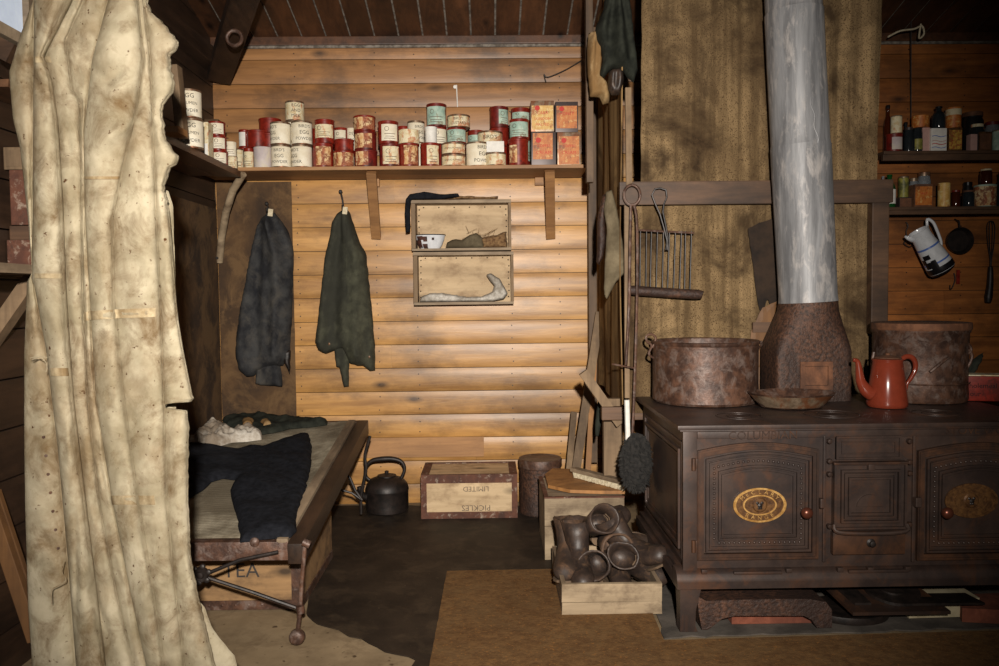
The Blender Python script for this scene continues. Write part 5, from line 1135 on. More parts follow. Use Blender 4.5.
# base moulding
mb = MB(); pr = [(SY - .030, SZ0), (SY - .030, SZ0 + .03), (SY - .022, SZ0 + .04), (SY - .018, SZ0 + .056), (SY - .006, SZ0 + .066), (SY + .01, SZ0 + .075), (SY + .06, SZ0 + .075), (SY + .06, SZ0)]
for i in range(len(pr)): pass
xa, xb = sx0 - .03, sx1 + .02
vs = [(xa, y, z) for y, z in pr] + [(xb, y, z) for y, z in pr]; n = len(pr)
mb.add(vs, [tuple(range(n)), tuple(range(2 * n - 1, n - 1, -1))] + [(i, n + i, n + (i + 1) % n, (i + 1) % n) for i in range(n)])
mb.box((sx0 - .03, SY + .061, SZ0), (sx0 + .012, SYB, SZ0 + .05), bev=.006); mb.box((sx0 - .01, SY + .061, SZ0 + .051), (sx0 + .012, SYB, SZ0 + .072), bev=.005)
for px_ in (703, 787, 838, 868, 905): 
    q = sp(px_, 574); mb.box((q.x - .012, SY - .028, SZ0 + .062), (q.x + .012, SY - .004, SZ0 + .08), bev=.004)
mb.box((sp(732, 574).x, SY - .03, SZ0 + .058), (sp(780, 574).x, SY - .012, SZ0 + .07), bev=.003); mb.box((sp(846, 574).x, SY - .03, SZ0 + .058), (sp(905, 574).x, SY - .012, SZ0 + .07), bev=.003)
mb.build('base_moulding', 'iron', st, smooth=True, merge=False)
for xx, yy in ((sx0 - .016, SY - .018), (sx0 - .016, SYB - .07), (sx1 - .06, SY - .018), (sx1 - .06, SYB - .07)):
    mb = MB(); a = .088; zt = SZ0 - .001
    vs = []; 
    for z, x_in, y_in in ((zt, a, a), (zt * .75, a * .86, a * .86), (.10, a * .74, a * .74), (.035, a * .72, a * .72), (.012, a * .84, a * .84)):
        vs += [(xx, yy, z), (xx + x_in, yy, z), (xx + x_in, yy + y_in, z), (xx, yy + y_in, z)]
    fs = [(0, 1, 2, 3), (16, 19, 18, 17)] + [(4 * i + k, 4 * i + (k + 1) % 4, 4 * i + 4 + (k + 1) % 4, 4 * i + 4 + k) for i in range(4) for k in range(4)]
    mb.add(vs, fs); mb.build('leg', 'iron', st)
def arch(x0, x1, z0, z1, rise, n=14):
    P = [(x0, z0), (x1, z0), (x1, z1)]
    for i in range(1, n): t = i / n; P.append((x1 + (x0 - x1) * t, z1 + rise * math.sin(math.pi * t)))
    P.append((x0, z1)); return P
def inset(x0, x1, z0, z1, rise, g): return arch(x0 + g, x1 - g, z0 + g, z1 - g, rise * (1 - .5 * g / .2))
YF = SY + .01
def sring(mb, a, b, d0, d1=None): mb.ring(a, b, lambda u, v, k: (u, YF - (d0 if k == 0 else -.002), v))
def badge(parent, cx, cz, a, b, y, m1, m2):
    mb = MB(); n = 48; el = lambda k, s_=1.0, t=1.0: (cx + a * s_ * math.cos(2 * math.pi * k / n), cz + b * t * math.sin(2 * math.pi * k / n))
    mb.prism([el(k) for k in range(n)], lambda u, v, k: (u, y - (.006 if k == 0 else -.002), v), 1)
    for s1, s2 in ((1.04, .93), (.66, .60)):
        mb.ring([el(k, s1, s1 if s1 > .9 else .62) for k in range(n)], [el(k, s2, s2 if s2 > .9 else .54) for k in range(n)], lambda u, v, k: (u, y - (.010 if k == 0 else .004), v), 0)
    mb.lathe([(0, .012), (b * .38, .011), (b * .46, .006)], (cx, y, cz), 20, 2, M=Matrix.Rotation(R(90), 3, 'X'))
    # a small animal head in relief on the centre boss
    for dx, dz, rr in ((-.35, .3, .12), (.3, .32, .12), (0, -.05, .2), (-.12, -.42, .1), (.14, -.42, .1)):
        mb.lathe([(0, .004), (b * .4 * rr * 2, .0)], (cx + b * .42 * dx, y - .0115, cz + b * .42 * dz), 8, 3, M=Matrix.Rotation(R(90), 3, 'X'))
    ob = mb.build('badge', [m1, m2, 'brassd', 'irond'], parent, smooth=True, merge=False); tag(ob, 'oval brass maker badge')
    tb = MB(); f = .80
    for s_, top in (("McCLARY", True), ("RANGE", False)):
        m_ = len(s_)
        for i, ch in enumerate(s_):
            th = R(90) - (i - (m_ - 1) / 2) * R(19 if top else -19) if top else R(-90) + (i - (m_ - 1) / 2) * R(19)
            px_, pz_ = cx + a * f * math.cos(th), cz + b * f * .98 * math.sin(th)
            nx, nz = math.cos(th) / a, math.sin(th) / b; rt = math.atan2(nz, nx) - R(90) if top else math.atan2(nz, nx) + R(90)
            text_on(tb, ch, b * .34, lambda x, yv: Vector((px_ + x * math.cos(rt) - yv * math.sin(rt), y - .0072, pz_ + x * math.sin(rt) + yv * math.cos(rt))))
    tb.build('lettering', m1, parent if False else ob)
def oven_door(px0, px1, knob_px, hinge_left, badge_px, m1, m2):
    x0, x1 = sp(px0, 500).x, sp(px1, 500).x; z0, zm = SH(559, (px0 + px1) / 2), SH(450, (px0 + px1) / 2); rise = .032
    fr = MB()   # raised fixed frame around the door
    sring(fr, arch(x0, x1, z0, zm, rise), inset(x0, x1, z0, zm, rise, .026), .020); sring(fr, inset(x0, x1, z0, zm, rise, .004), inset(x0, x1, z0, zm, rise, .012), .026)
    fr.build('oven_frame', 'ironl', st, smooth=True, merge=False)
    mb = MB(); o = inset(x0, x1, z0, zm, rise, .028); mb.prism(o, lambda u, v, k: (u, YF - (.012 if k == 0 else -.001), v))
    for g0, g1, d in ((.034, .043, .027), (.050, .057, .021), (.086, .093, .025), (.100, .108, .021)):
        mb.ring(inset(x0, x1, z0, zm, rise, g0), inset(x0, x1, z0, zm, rise, g1), lambda u, v, k, d=d: (u, YF - (d if k == 0 else .008), v))
    P = inset(x0, x1, z0, zm, rise, .071); acc = 0; pts = []
    for i in range(len(P)):
        a, b = P[i], P[(i + 1) % len(P)]; L = math.hypot(b[0] - a[0], b[1] - a[1]); t = 0
        while acc + (L - t) >= .021:
            t += .021 - acc; acc = 0; pts.append((a[0] + (b[0] - a[0]) * t / L, a[1] + (b[1] - a[1]) * t / L))
        acc += L - t
    for p in pts: mb.lathe([(0, .009), (.0045, .0065), (.0068, 0)], (p[0], YF - .011, p[1]), 8, M=Matrix.Rotation(R(90), 3, 'X'))
    d_ = mb.build('door', 'iron', st, smooth=True, merge=False)
    kx = sp(knob_px, 509).x; kz = SH(510, knob_px)
    k = MB(); k.lathe([(0, 0), (.007, 0), (.007, .022), (.016, .028), (.023, .040), (.024, .050), (.018, .060), (.008, .064), (0, .065)], (kx, YF - .012, kz), 24, M=Matrix.Rotation(R(90), 3, 'X')); tag(k.build('knob', 'copper', d_, smooth=True), 'round copper door knob')
    badge(d_, sp(badge_px, 504).x, SH(504.5 if badge_px < 900 else 500, badge_px), 26 * SY / F, 17 * SY / F, YF - .012, m1, m2)
    hx = x0 - .004 if hinge_left else x1 + .004
    for hz in (z0 + .06, zm - .055):
        h = MB(); h.lathe([(0, 0), (.009, 0), (.009, .05), (0, .05)], (hx - .012 if hinge_left else hx + .012, YF - .018, hz - .025), 12); h.box((hx - .02, YF - .012, hz - .02), (hx + .02, YF - .004, hz + .02), bev=.003); h.build('hinge', 'ironl', st, smooth=True, merge=False)
    return x0, x1
oven_door(697, 818, 802.5, True, 759, 'brass', 'brassd')
oven_door(917, 1038, 941, False, 970, 'brassd', 'brassd')
for s_, cx_, sz in (('COLUMBIAN', 763, .048), ('STOVE WORKS', 985, .046)):
    tb = MB(); q = W(cx_, 435.5 if cx_ < 900 else 430.5, SY); text_on(tb, s_, sz, lambda x, y: Vector((q.x + x * 1.05, SY - .0015, q.z + y))); tb.build('raised_lettering', 'ironl', st)
# centre column
def rp(pxa, pya, pxb, pyb): return (sp(pxa, pyb).x, SH(pyb, (pxa + pxb) / 2), sp(pxb, pya).x, SH(pya, (pxa + pxb) / 2))
def rect(x0, z0, x1, z1, g=0): return [(x0 + g, z0 + g), (x1 - g, z0 + g), (x1 - g, z1 - g), (x0 + g, z1 - g)]
x0, z0, x1, z1 = rp(836, 436, 901, 459)
mb = MB(); mb.prism(rect(x0, z0, x1, z1), lambda u, v, k: (u, YF - (.008 if k == 0 else 0), v)); sring(mb, rect(x0, z0, x1, z1), rect(x0, z0, x1, z1, .008), .016); sring(mb, rect(x0, z0, x1, z1, .022), rect(x0, z0, x1, z1, .026), .014)
mb.build('upper_panel', 'iron', st, smooth=True, merge=False)
x0, z0, x1, z1 = rp(832, 462, 905, 528)
mb = MB(); mb.prism(rect(x0, z0, x1, z1), lambda u, v, k: (u, YF - (.020 if k == 0 else 0), v))
for g, d in ((0, .032), (.028, .036), (.044, .029), (.060, .033)): mb.ring(rect(x0, z0, x1, z1, g), rect(x0, z0, x1, z1, g + .009), lambda u, v, k, d=d: (u, YF - (d if k == 0 else .018), v))
fan = [(0 + .055 * math.cos(t), .05 * math.sin(t)) for t in [math.pi * i / 14 for i in range(15)]]; cx_, cz_ = (x0 + x1) / 2, z0 + .095
mb.prism([(cx_ + u, cz_ + v) for u, v in fan], lambda u, v, k: (u, YF - (.027 if k == 0 else .018), v))
mb.box((cx_ - .014, YF - .04, z1 - .03), (cx_ + .014, YF - .02, z1 - .004), bev=.003)
d_ = mb.build('fire_door', 'iron', st, smooth=True, merge=False)
mb = MB(); mb.box((x0 - .003, YF - .036, z1 - .006), (x1 + .003, YF - .0, z1 + .004), bev=.003); mb.build('door_ledge', 'ironl', st)
mb = MB(); vs = []; mb.tube([(x0 + .0, YF - .03, z0 + .02), (x0 + .012, YF - .045, z0 - .006), (cx_, YF - .05, z0 - .012), (x1 - .012, YF - .045, z0 - .006), (x1, YF - .03, z0 + .02)], .009, 8); mb.build('door_lip', 'iron', d_, smooth=True)
for (px_, py) in ((829, 441), (829, 461), (829, 474), (909, 462), (909, 473), (909, 524), (829, 526), (909, 441)):
    q = sp(px_, py); mb = MB(); mb.lathe([(0, .026), (.009, .024), (.012, .016), (.009, .0)], (q.x, YF, q.z), 12, M=Matrix.Rotation(R(90), 3, 'X')); mb.build('bolt', 'ironl', st, smooth=True)
x0, z0, x1, z1 = rp(831, 531, 903, 553)
mb = MB(); mb.box((x0, YF - .030, z0), (x1, YF - .0005, z1), bev=.004); dr_ = mb.build('ash_drawer', 'ironl', st, smooth=True)
q = sp(868, 541); mb = MB(); mb.lathe([(0, 0), (.016, 0), (.018, .006), (.009, .01), (.007, .02), (.012, .026), (0, .03)], (q.x, YF - .031, q.z), 16, M=Matrix.Rotation(R(90), 3, 'X')); mb.build('drawer_knob', 'irond', dr_, smooth=True)
for px_, pya, pyb in ((824, 436, 562), (913, 436, 562)):
    mb = MB(); a = sp(px_, pyb); b = sp(px_, pya); mb.box((a.x - .006, YF - .012, a.z), (a.x + .006, YF - .0005, b.z), bev=.003); mb.build('upright_moulding', 'iron', st)
q = sp(915, 501); mb = MB(); mb.box((q.x - .012, YF - .04, q.z - .02), (q.x + .014, YF - .013, q.z + .02), bev=.005); mb.build('latch', 'iron', st)
q = sp(820, 502); mb = MB(); mb.box((q.x - .010, YF - .04, q.z - .02), (q.x + .008, YF - .013, q.z + .02), bev=.005); mb.build('latch', 'iron', st)
# ---- flue: rusty hood and galvanised pipe
TOP = SZT
DH = 3.98; xl, xr = W(780, 370, DH).x, W(850, 370, DH).x
fl = root('flue_hood', ((xl + xr) / 2, 4.1, TOP), 'rusty iron hood standing at the back of the range under the galvanised pipe', 'flue')
DP = 4.08; r_p = 28.3 * DP / F; zc = W(808, 301, DP).z; cc = W(808, 301, DP)
mb = MB(); n = 32; cx_ = (xl + xr) / 2 - .012; hw = (xr - xl) / 2 + .015; hd = .125; cy_ = DP
def sq(k, hw, hd, e):  # superellipse
    t = 2 * math.pi * k / n + math.pi / 4; c, s_ = math.cos(t), math.sin(t); return (hw * abs(c) ** (2 / e) * (1 if c >= 0 else -1), hd * abs(s_) ** (2 / e) * (1 if s_ >= 0 else -1))
zs = [(TOP + .001, 12, 1.0, 0), (TOP + (zc - TOP) * .50, 12, 1.0, 0), (TOP + (zc - TOP) * .60, 7, .96, .12), (TOP + (zc - TOP) * .75, 4, .88, .45), (TOP + (zc - TOP) * .90, 2.6, .80, .85), (zc, 2.0, .76, 1.0)]
vs = []
for z, e, kk, m_ in zs:
    for k in range(n):
        a = sq(k, hw, hd + .01, e); b = sq(k, r_p * .99, r_p * .99, 2)
        vs.append((cx_ + (cc.x - cx_) * m_ + a[0] * (1 - m_) + b[0] * m_, cy_ + a[1] * (1 - m_) + b[1] * m_, z))
mb.add(vs, [(j * n + k, j * n + (k + 1) % n, (j + 1) * n + (k + 1) % n, (j + 1) * n + k) for j in range(len(zs) - 1) for k in range(n)])
mb.build('hood', 'rustd', fl, smooth=True)
x0, x1 = W(797, 370, DH).x, W(829, 370, DH).x; z0, z1 = W(812, 389, DH).z, W(812, 361, DH).z; yf = cy_ - hd - .011
mb = MB(); mb.ring(rect(x0, z0, x1, z1), rect(x0, z0, x1, z1, .022), lambda u, v, k: (u, yf - (.010 if k == 0 else -.006), v)); mb.prism(rect(x0, z0, x1, z1, .024), lambda u, v, k: (u, yf - (.006 if k == 0 else -.006), v)); tag(mb.build('soot_door', 'rustlt', fl, smooth=True), 'small square soot door')
PP = [(808, 301), (804.3, 225), (800.5, 148), (796, 60), (793.8, 12), (790, -60)]
pipe = root('stove_pipe', W(808, 301, DP), 'galvanised stove pipe leaning slightly left as it rises to the ceiling', 'stove pipe')
def seg_(a, b, ra, rb, nm):
    mb = MB(); N_ = 22; pts = []; rs = []
    for i in range(N_ + 1):
        t = i / N_; py = a + (b - a) * t; px_ = interp([(y, x) for x, y in PP[::-1]], py)
        p = W(px_, py, DP); pts.append(p); rs.append(ra + (rb - ra) * t + .0012 * N((py * .1, 2, 2)) + (.004 if i in (0,) else 0))
    mb.tube(pts, rs, 40, cap=False); return mb.build(nm, 'zinc', pipe, smooth='all')
seg_(302, 147, r_p * .985, r_p * 1.02, 'lower_section'); seg_(149, 13, r_p * .99, r_p * .985, 'middle_section'); seg_(14, -45, r_p * .955, r_p * .95, 'upper_section')
mb = MB(); P = [W(812 + 1.2 * math.sin(i * .9) - i * .5, 143 - i * 3.2, DP - r_p - .003) + Vector((.03, .006, 0)) for i in range(16)]; mb.tube(P, [.003 + .0025 * abs(math.sin(i * 1.7)) for i in range(16)], 6); mb.build('solder_drip', 'zinc', pipe, smooth=True)
# ---- pots on the range
def pot(px0, px1, pyt, pyb, D, mat, label, name='stew_pot'):
    r = (px1 - px0) / 2 * D / F; c = W((px0 + px1) / 2, (pyt + pyb) / 2, D); c.z = TOP + .004; h = W((px0 + px1) / 2, pyt, D).z - TOP - .004
    t = root(name, c, label, 'pot')
    mb = MB(); mb.lathe([(0, 0), (r * .95, 0), (r * .985, .012), (r * .975, h * .3), (r * .985, h * .93), (r * 1.01, h * .95), (r * 1.02, h * .985), (r * .99, h), (r * .95, h * .98), (r * .945, h * .3), (r * .9, .012), (0, .012)], c, 48)
    vs = []
    for v in mb.v:
        d = Vector((v.x - c.x, v.y - c.y, 0)); v2 = v + d.normalized() * (.004 * N(v * 7)) if d.length > .02 else v; vs.append(v2)
    mb.v = vs; mb.build('body', mat, t, smooth=True); return t, c, r, h
t, c, r, h = pot(652, 757.5, 340, 404, 4.02, 'rust', 'wide round rusty stew pot at the left rear of the range')
for sgn in (-1,):
    mb = MB(); p = Vector((c.x - r, c.y - .02, c.z + h * .92)); mb.tube([p + Vector((.0, 0, -.06)), p + Vector((-.025, -.01, -.04)), p + Vector((-.008, 0, .0)), p + Vector((-.03, 0, .02)), p + Vector((-.035, 0, .045)), p + Vector((-.01, 0, .058)), p + Vector((.012, 0, .04)), p + Vector((.005, 0, .01)), p + Vector((-.005, 0, -.01))], .006, 8); mb.build('handle', 'rust', t, smooth=True)
mb = MB(); p = Vector((c.x + r, c.y, c.z + h * .9)); mb.tube([p + Vector((-.02, -.03, .0)), p + Vector((.015, -.02, .02)), p + Vector((.02, .02, -.01)), p + Vector((-.02, .04, -.03))], .006, 8); mb.build('handle', 'rust', t, smooth=True)
t, c, r, h = pot(875, 964, 328, 402, 3.99, 'rust', 'tall rusty cauldron at the right rear of the range behind the red-brown coffee pot', 'cauldron')
mb = MB(); mb.lathe([(r * 1.02, h * .98), (r * 1.04, h * 1.0), (r * 1.03, h + .028), (r * .98, h + .03), (0, h + .032)], c, 40); mb.build('lid', 'rustlt', t, smooth=True)
mb = MB(); mb.lathe([(r * 1.0, h * .25), (r * 1.012, h * .26), (r * 1.0, h * .27)], c, 40); mb.build('band', 'rust', t, smooth=True)
for P_ in ([(930, 372), (945, 360), (958, 352), (968, 350), (972, 356), (968, 366), (960, 374), (955, 380)], [(958, 340), (968, 344), (971, 350), (966, 354), (955, 350)], [(874, 352), (872, 365), (874, 378), (879, 384), (880, 372)]):
    mb = MB(); mb.tube([W(x, y, 3.95 - r * (.95 if x < 950 and x > 900 else .55) + .02) for x, y in P_], .008, 8); mb.build('handle', 'rust', t, smooth=True)
# shallow pan
D_ = 3.76; c = W(791, 400, D_); c.z = TOP + .004; r = 43 * D_ / F; h = W(791, 393, D_).z - TOP
mb = MB(); t = root('shallow_pan', c, 'shallow flared tin pan on the front of the range below the rusty hood', 'pan'); h = .07
mb.lathe([(0, 0), (r * .66, 0), (r * .72, .006), (r * .97, h - .006), (r, h), (r * .98, h), (r * .94, h - .006), (r * .68, .012), (0, .010)], c, 40, sy=.8); 
for v in mb.v: v.z += .004 * N(v * 14)
mb.v = [v if v.z > TOP + .004 else Vector((v.x, v.y, TOP + .004)) for v in mb.v]
mb.build('body', 'rust', t, smooth=True)
mb = MB(); mb.lathe([(r * .73, .008), (r * .975, h - .008)], c, 40, sy=.805, a0=180, a1=360); mb.build('flaking_side', 'tinmetal', t, smooth=True)
# coffee pot
D_ = 3.74; c = W(887, 410, D_); c.z = TOP + .003; k = D_ / F; hh = W(888, 359, D_).z - TOP
t = root('coffee_pot', c, 'red-brown enamel coffee pot with a swan-neck spout on the range', 'coffee pot')
mb = MB(); mb.lathe([(0, 0), (18 * k, 0), (19.3 * k, .008), (19.5 * k, .02), (17 * k, hh * .5), (14.2 * k, hh * .93), (14.6 * k, hh * .95), (15 * k, hh * .985), (13.2 * k, hh), (0, hh)], c, 44); mb.build('body', 'terracotta', t, smooth=True)
mb = MB(); mb.lathe([(13 * k, hh + .001), (12.4 * k, hh + .006), (5 * k, hh + .014), (2 * k, hh + .016), (2.4 * k, hh + .024), (0, hh + .028)], c, 32); mb.build('lid', 'rustlt', t, smooth=True)
mb = MB(); mb.tube([W(x, y, D_ - .01) for x, y in ((872, 394), (866, 390), (861, 382), (859.5, 374), (858.5, 366), (857, 361), (853, 360))], [.034, .030, .022, .018, .014, .011, .009], 16); mb.build('spout', 'terracotta', t, smooth='all')
mb = MB(); mb.tube([W(x, y, D_) for x, y in ((899, 362), (905, 357), (911, 357), (915, 362), (915, 370), (911, 378), (907, 384), (906, 391))], [.010, .012, .013, .012, .011, .010, .008, .006], 12); mb.build('handle', 'terracotta', t, smooth='all')
# red flour packet
D_ = 3.9; a = W(962, 402, D_); b = W(1006, 382, D_); t = root('flour_packet', (a.x, D_, TOP), 'red wholemeal packet with black letters at the right end of the range top', 'packet')
rz = Matrix.Rotation(R(-14), 3, 'Z'); piv = (a.x, D_, TOP)
hz = .125; L_ = .30
mb = MB(); mb.box((a.x, D_, TOP + .003), (a.x + L_, D_ + .12, TOP + hz), rot=rz, piv=piv, bev=.008); mb.build('body', 'redpaint', t, smooth=True)
mb = MB(); mb.box((a.x + .002, D_ + .004, TOP + hz + .0005), (a.x + L_, D_ + .118, TOP + hz + .006), rot=rz, piv=piv, bev=.002); mb.build('top_flap', 'cream2', t)
mb = MB()
for s_, zz, xx in (('wholemeal', .078, .080), ('flour', .038, .05)): text_on(mb, s_, .034, lambda x, y: rz @ (Vector((a.x + xx + x, D_ - .0015, TOP + zz + y)) - Vector(piv)) + Vector(piv))
mb.build('lettering', 'black', t)
heap('paper_twist', [(962, 398), (964, 366), (972, 360), (978, 356), (984, 352), (980, 362), (974, 372), (972, 398)], 4.12, 'green_dk', 'dark crumpled scrap standing up behind the red packet', 'scrap', .03, .01, 40, .02)
# ---- things under the range
def floor_prism(name, P, z, th, mat, label, cat, bevel=False):
    pl = [((q := WZ(x, y, z)).x, q.y) for x, y in P]; mb = MB(); mb.prism(pl, lambda u, v, k: (u, v, z + (th if k == 0 else 0))); return tag(mb.build(name, mat), label, cat)
# arched fire-bar casting
DA = SY - .014; Z_ = lambda y, x=770: W(x, y, DA).z
outer = [(697, 596), (706, 601), (730, 600), (770, 599), (808, 599), (826, 602), (832, 610), (832, 628), (828, 634), (822, 636), (817, 628), (812, 620), (804, 616), (770, 616), (735, 616), (722, 619), (712, 627), (708, 637), (702, 630), (699, 614)]
pl = px_poly(outer, DA); zmin = min(p[1] for p in pl); pl = [(x, max(.0185, z)) for x, z in pl]
mb = MB(); mb.prism(pl, lambda u, v, k: (u, DA + (0 if k == 0 else .30), v)); 
zt_ = max(p[1] for p in pl)
tag(mb.build('fire_arch', 'rustd'), 'arched rusty iron casting standing on the hearth under the left of the range', 'casting')
mb = MB(); mb.box((W(731, 630, 3.37).x, 3.36, .0075), (W(812, 630, 3.37).x, 3.48, .070), bev=.004)
tag(mb.build('brick', 'brick'), 'red brick lying beneath the arched iron casting', 'brick')
q = WZ(868, 627, .008); mb = MB(); mb.lathe([(0, 0), (.17, 0), (.175, .012), (.17, .03), (0, .03)], (q.x - .02, q.y + .15, .0075), 40, sy=.8); tag(mb.build('iron_tray', 'irond', smooth=True), 'round black iron dish under the leaning stove plate', 'dish')
mb = MB(); a = Vector((WZ(834, 600, .10).x, 3.62, .062)); 
zpl = .07; PL = [(838, 607), (941, 605), (912, 577), (806, 578)]
def tilt(x, y): return zpl + (y - 3.28) * .20
def plate(name, P, th, off, mat, label, cat, circ=None):
    mb = MB()
    if circ:
        cx, cy, r = circ; pl = [(cx + r * math.cos(q), cy + r * math.sin(q)) for q in [2 * math.pi * i / 36 for i in range(36)]]
    else: pl = P
    mb.prism(pl, lambda u, v, k: (u, v, tilt(u, v) + off + (th if k == 0 else 0))); return tag(mb.build(name, mat), label, cat)
ax, ay = W(853, 621, 3.28).x, 3.28
plate('stove_plate', [(ax, ay), (ax + .41, ay), (ax + .34, ay + .34), (ax - .06, ay + .34)], .014, 0, 'ironl', 'square iron stove plate leaning under the range with round lids on it', 'plate')
plate('stove_plate', [(ax + .03, ay + .05), (ax + .10, ay + .05), (ax + .06, ay + .32), (ax - .03, ay + .32)], .010, .0145, 'irond', 'narrow black iron bar plate on the leaning stove plate, left of the round lids', 'plate')
plate('round_iron_disc', None, .012, .0145, 'irond', 'large round iron stove lid on the leaning plate under the range', 'lid', (ax + .235, ay + .15, .115))
plate('round_iron_disc', None, .008, .027, 'irond', 'small round iron disc lying on the large stove lid', 'lid', (ax + .235, ay + .15, .055))
floor_prism('iron_sheet', [(905, 606), (985, 605), (965, 595), (885, 596)], .095, .010, 'irond', 'dark flat iron sheet under the right side of the range', 'sheet')
mb = MB(); q = WZ(930, 600, .095); mb.box((q.x - .08, q.y + .02, .0075), (q.x + .22, q.y + .14, .094), jit=.004); tag(mb.build('stone_block', 'stone'), 'pale rough stone supporting the iron sheet under the range', 'stone')
floor_prism('brick', [(962, 622), (1003, 624), (1000, 606), (955, 608)], .0075, .06, 'brick', 'weathered brick at the far right under the range', 'brick')
mb = MB(); q = WZ(975, 597, .03); mb.box((q.x - .05, 4.02, .0075), (q.x + .4, 4.14, .17), jit=.006); tag(mb.build('stone_block', 'stone'), 'long pale stone slab behind the iron sheet under the range', 'stone')
# ================================================================== GALLEY SHELVES (right)
YG = 5.24
xg0 = W(884, 150, YG).x; xg1 = XR - .02
def gshelf(pyt, pyb, lab):
    zt = W(940, pyt, YG).z; zb = W(940, pyb, YG).z; t = root('galley_shelf', ((xg0 + xg1) / 2, YG, zt), lab, 'shelf')
    mb = MB(); mb.box((xg0, YG, zt - .02), (xg1, YB - .014, zt), bev=.003); mb.build('plank', 'darkx', t)
    mb = MB(); mb.box((xg0, YG + .01, zb), (xg1, YG + .04, zt - .0205), bev=.003); mb.build('front_batten', 'darkx', t); return zt
zg1 = gshelf(150.5, 160, 'upper dark shelf of jars on the right back wall'); zg2 = gshelf(206.5, 214, 'lower dark shelf of jars on the right back wall')
GJ = 'jars and tins on the galley shelves'
def jar(px0, px1, pyt, pyb, D, z, mat, lidm, labm, label, kind='jar', cat='jar'):
    r = (px1 - px0) / 2 * D / F; h = W(px0, pyt, D - r).z - z; c = W((px0 + px1) / 2, pyb, D); c = Vector((c.x, D, z)); t = root(kind, c, label, cat, GJ)
    mb = MB()
    if kind == 'bottle':
        mb.lathe([(0, 0), (r * .95, 0), (r, .006), (r, h * .58), (r * .8, h * .70), (r * .42, h * .80), (r * .38, h * .93), (r * .46, h * .94), (r * .46, h), (0, h)], c, 20)
    else:
        mb.lathe([(0, 0), (r * .95, 0), (r, .006), (r, h * .78), (r * .86, h * .86), (r * .86, h * (.9 if lidm else 1)), (0, h * (.9 if lidm else 1))], c, 20)
    mb.build('body', mat, t, smooth=True)
    if lidm:
        mb = MB(); zl = h * .9 if kind != 'bottle' else h * .94
        rl = r * .92 if kind != 'bottle' else r * .5; mb.lathe([(rl, zl), (rl, h), (rl * .9, h * 1.012), (0, h * 1.012)], c, 20); mb.build('lid', lidm, t, smooth=True)
    if labm:
        mb = MB(); mb.lathe([(r + .0012, h * .12), (r + .0012, h * .55)], c, 14, a0=-145, a1=-35); mb.build('label', labm, t, smooth='all')
    return z + h + .001
def gtin(px0, px1, pyt, pyb, D, z, body, style, label, text=None):
    r = (px1 - px0) / 2 * D / F; h = W(px0, pyt, D - r).z - z; c = W((px0 + px1) / 2, pyb, D); c = Vector((c.x, D, z)); t = root('round_tin', c, label, 'tin', GJ)
    tin_parts(t, c, r, h, body, style, text=text); return z + h + .001
FULL = lambda m: (m, .05, .95, 179, 0)
z = gtin(886, 902, 133, 149.5, 5.33, zg1, 'reddark', ('lavender', .15, .8, 40, 0), 'dark tin with a pale picture label at the left end of the upper galley shelf')
gtin(891, 901.5, 115, 132.8, 5.33, z, 'tinmetal', FULL('cream2'), 'cream and brown tin stacked on the dark tin, upper galley shelf')
jar(883.5, 891.5, 105, 149.5, 5.43, zg1, 'g_brown', 'black', None, 'tall brown bottle at the left end of the upper galley shelf', 'bottle', 'bottle')
jar(902, 909, 122, 149.5, 5.42, zg1, 'g_dark', 'black', None, 'slim dark bottle behind the tins on the upper galley shelf', 'bottle', 'bottle')
jar(904, 913, 127, 149.5, 5.34, zg1, 'g_dark', 'darktin', None, 'dark glass jar left of the yellow-labelled jar, upper galley shelf')
z = jar(912.5, 922, 127.5, 149.5, 5.33, zg1, 'g_dark', None, 'olive', 'dark jar with yellow-green label, upper galley shelf')
gtin(912, 928.5, 114.5, 127.3, 5.33, z, 'orange', FULL('orange'), 'short orange tin on the yellow-green labelled jar')
box_tin('carton', 5.31, 922.5, 930.5, 127.5, 149.5, zg1, .07, 'pink', 'pink', 'narrow pink carton on the upper galley shelf', 'carton', GJ, disc=False)
z = box_tin('carton', 5.29, 931, 947, 128, 149.5, zg1, .09, 'white', 'white', 'white carton with coloured wavy stripes, upper galley shelf', 'carton', GJ, disc=False)
for i, (m_, zz) in enumerate((('blue', .72), ('pink', .5), ('redink', .36), ('blue', .2))):
    a = W(932, 140, 5.288); b = W(946, 140, 5.288); mb = MB(); mb.tube([Vector((a.x + (b.x - a.x) * k / 8, 5.287, zg1 + .14 * zz + .004 * math.sin(k * .9))) for k in range(9)], .0028, 4)
    o_ = [o for o in bpy.data.objects if o.get('label') == 'white carton with coloured wavy stripes, upper galley shelf'][0]; mb.build('stripe', m_, o_)
jar(932, 945, 105.5, 127.8, 5.33, z + .001, 'g_dark', 'black', None, 'dark stoppered bottle standing on the striped carton', 'bottle', 'bottle')
z = box_tin('square_tin', 5.29, 948.5, 962.5, 127.5, 149.5, zg1, .09, 'floral', 'brassd', 'yellow floral square tin, upper galley shelf', 'tin', GJ, disc=False)
gtin(946, 960.5, 106.5, 127.3, 5.33, z + .001, 'orange', ('cream2', .62, .92, 179, 0), 'brown tin with cream band on the yellow floral tin')
jar(961.5, 982, 111, 149.5, 5.40, zg1, 'black', 'rustlt', None, 'big black jar with orange-brown lid, upper galley shelf')
box_tin('carton', 5.29, 970.5, 977.5, 134, 149.5, zg1, .05, 'pink', 'pink', 'small pink and white carton in front of the big black jar', 'carton', GJ, disc=False)
jar(970, 983, 123.5, 149.5, 5.345, zg1, 'g_dark', 'cream2', None, 'dark jar with pale lid behind the small pink carton')
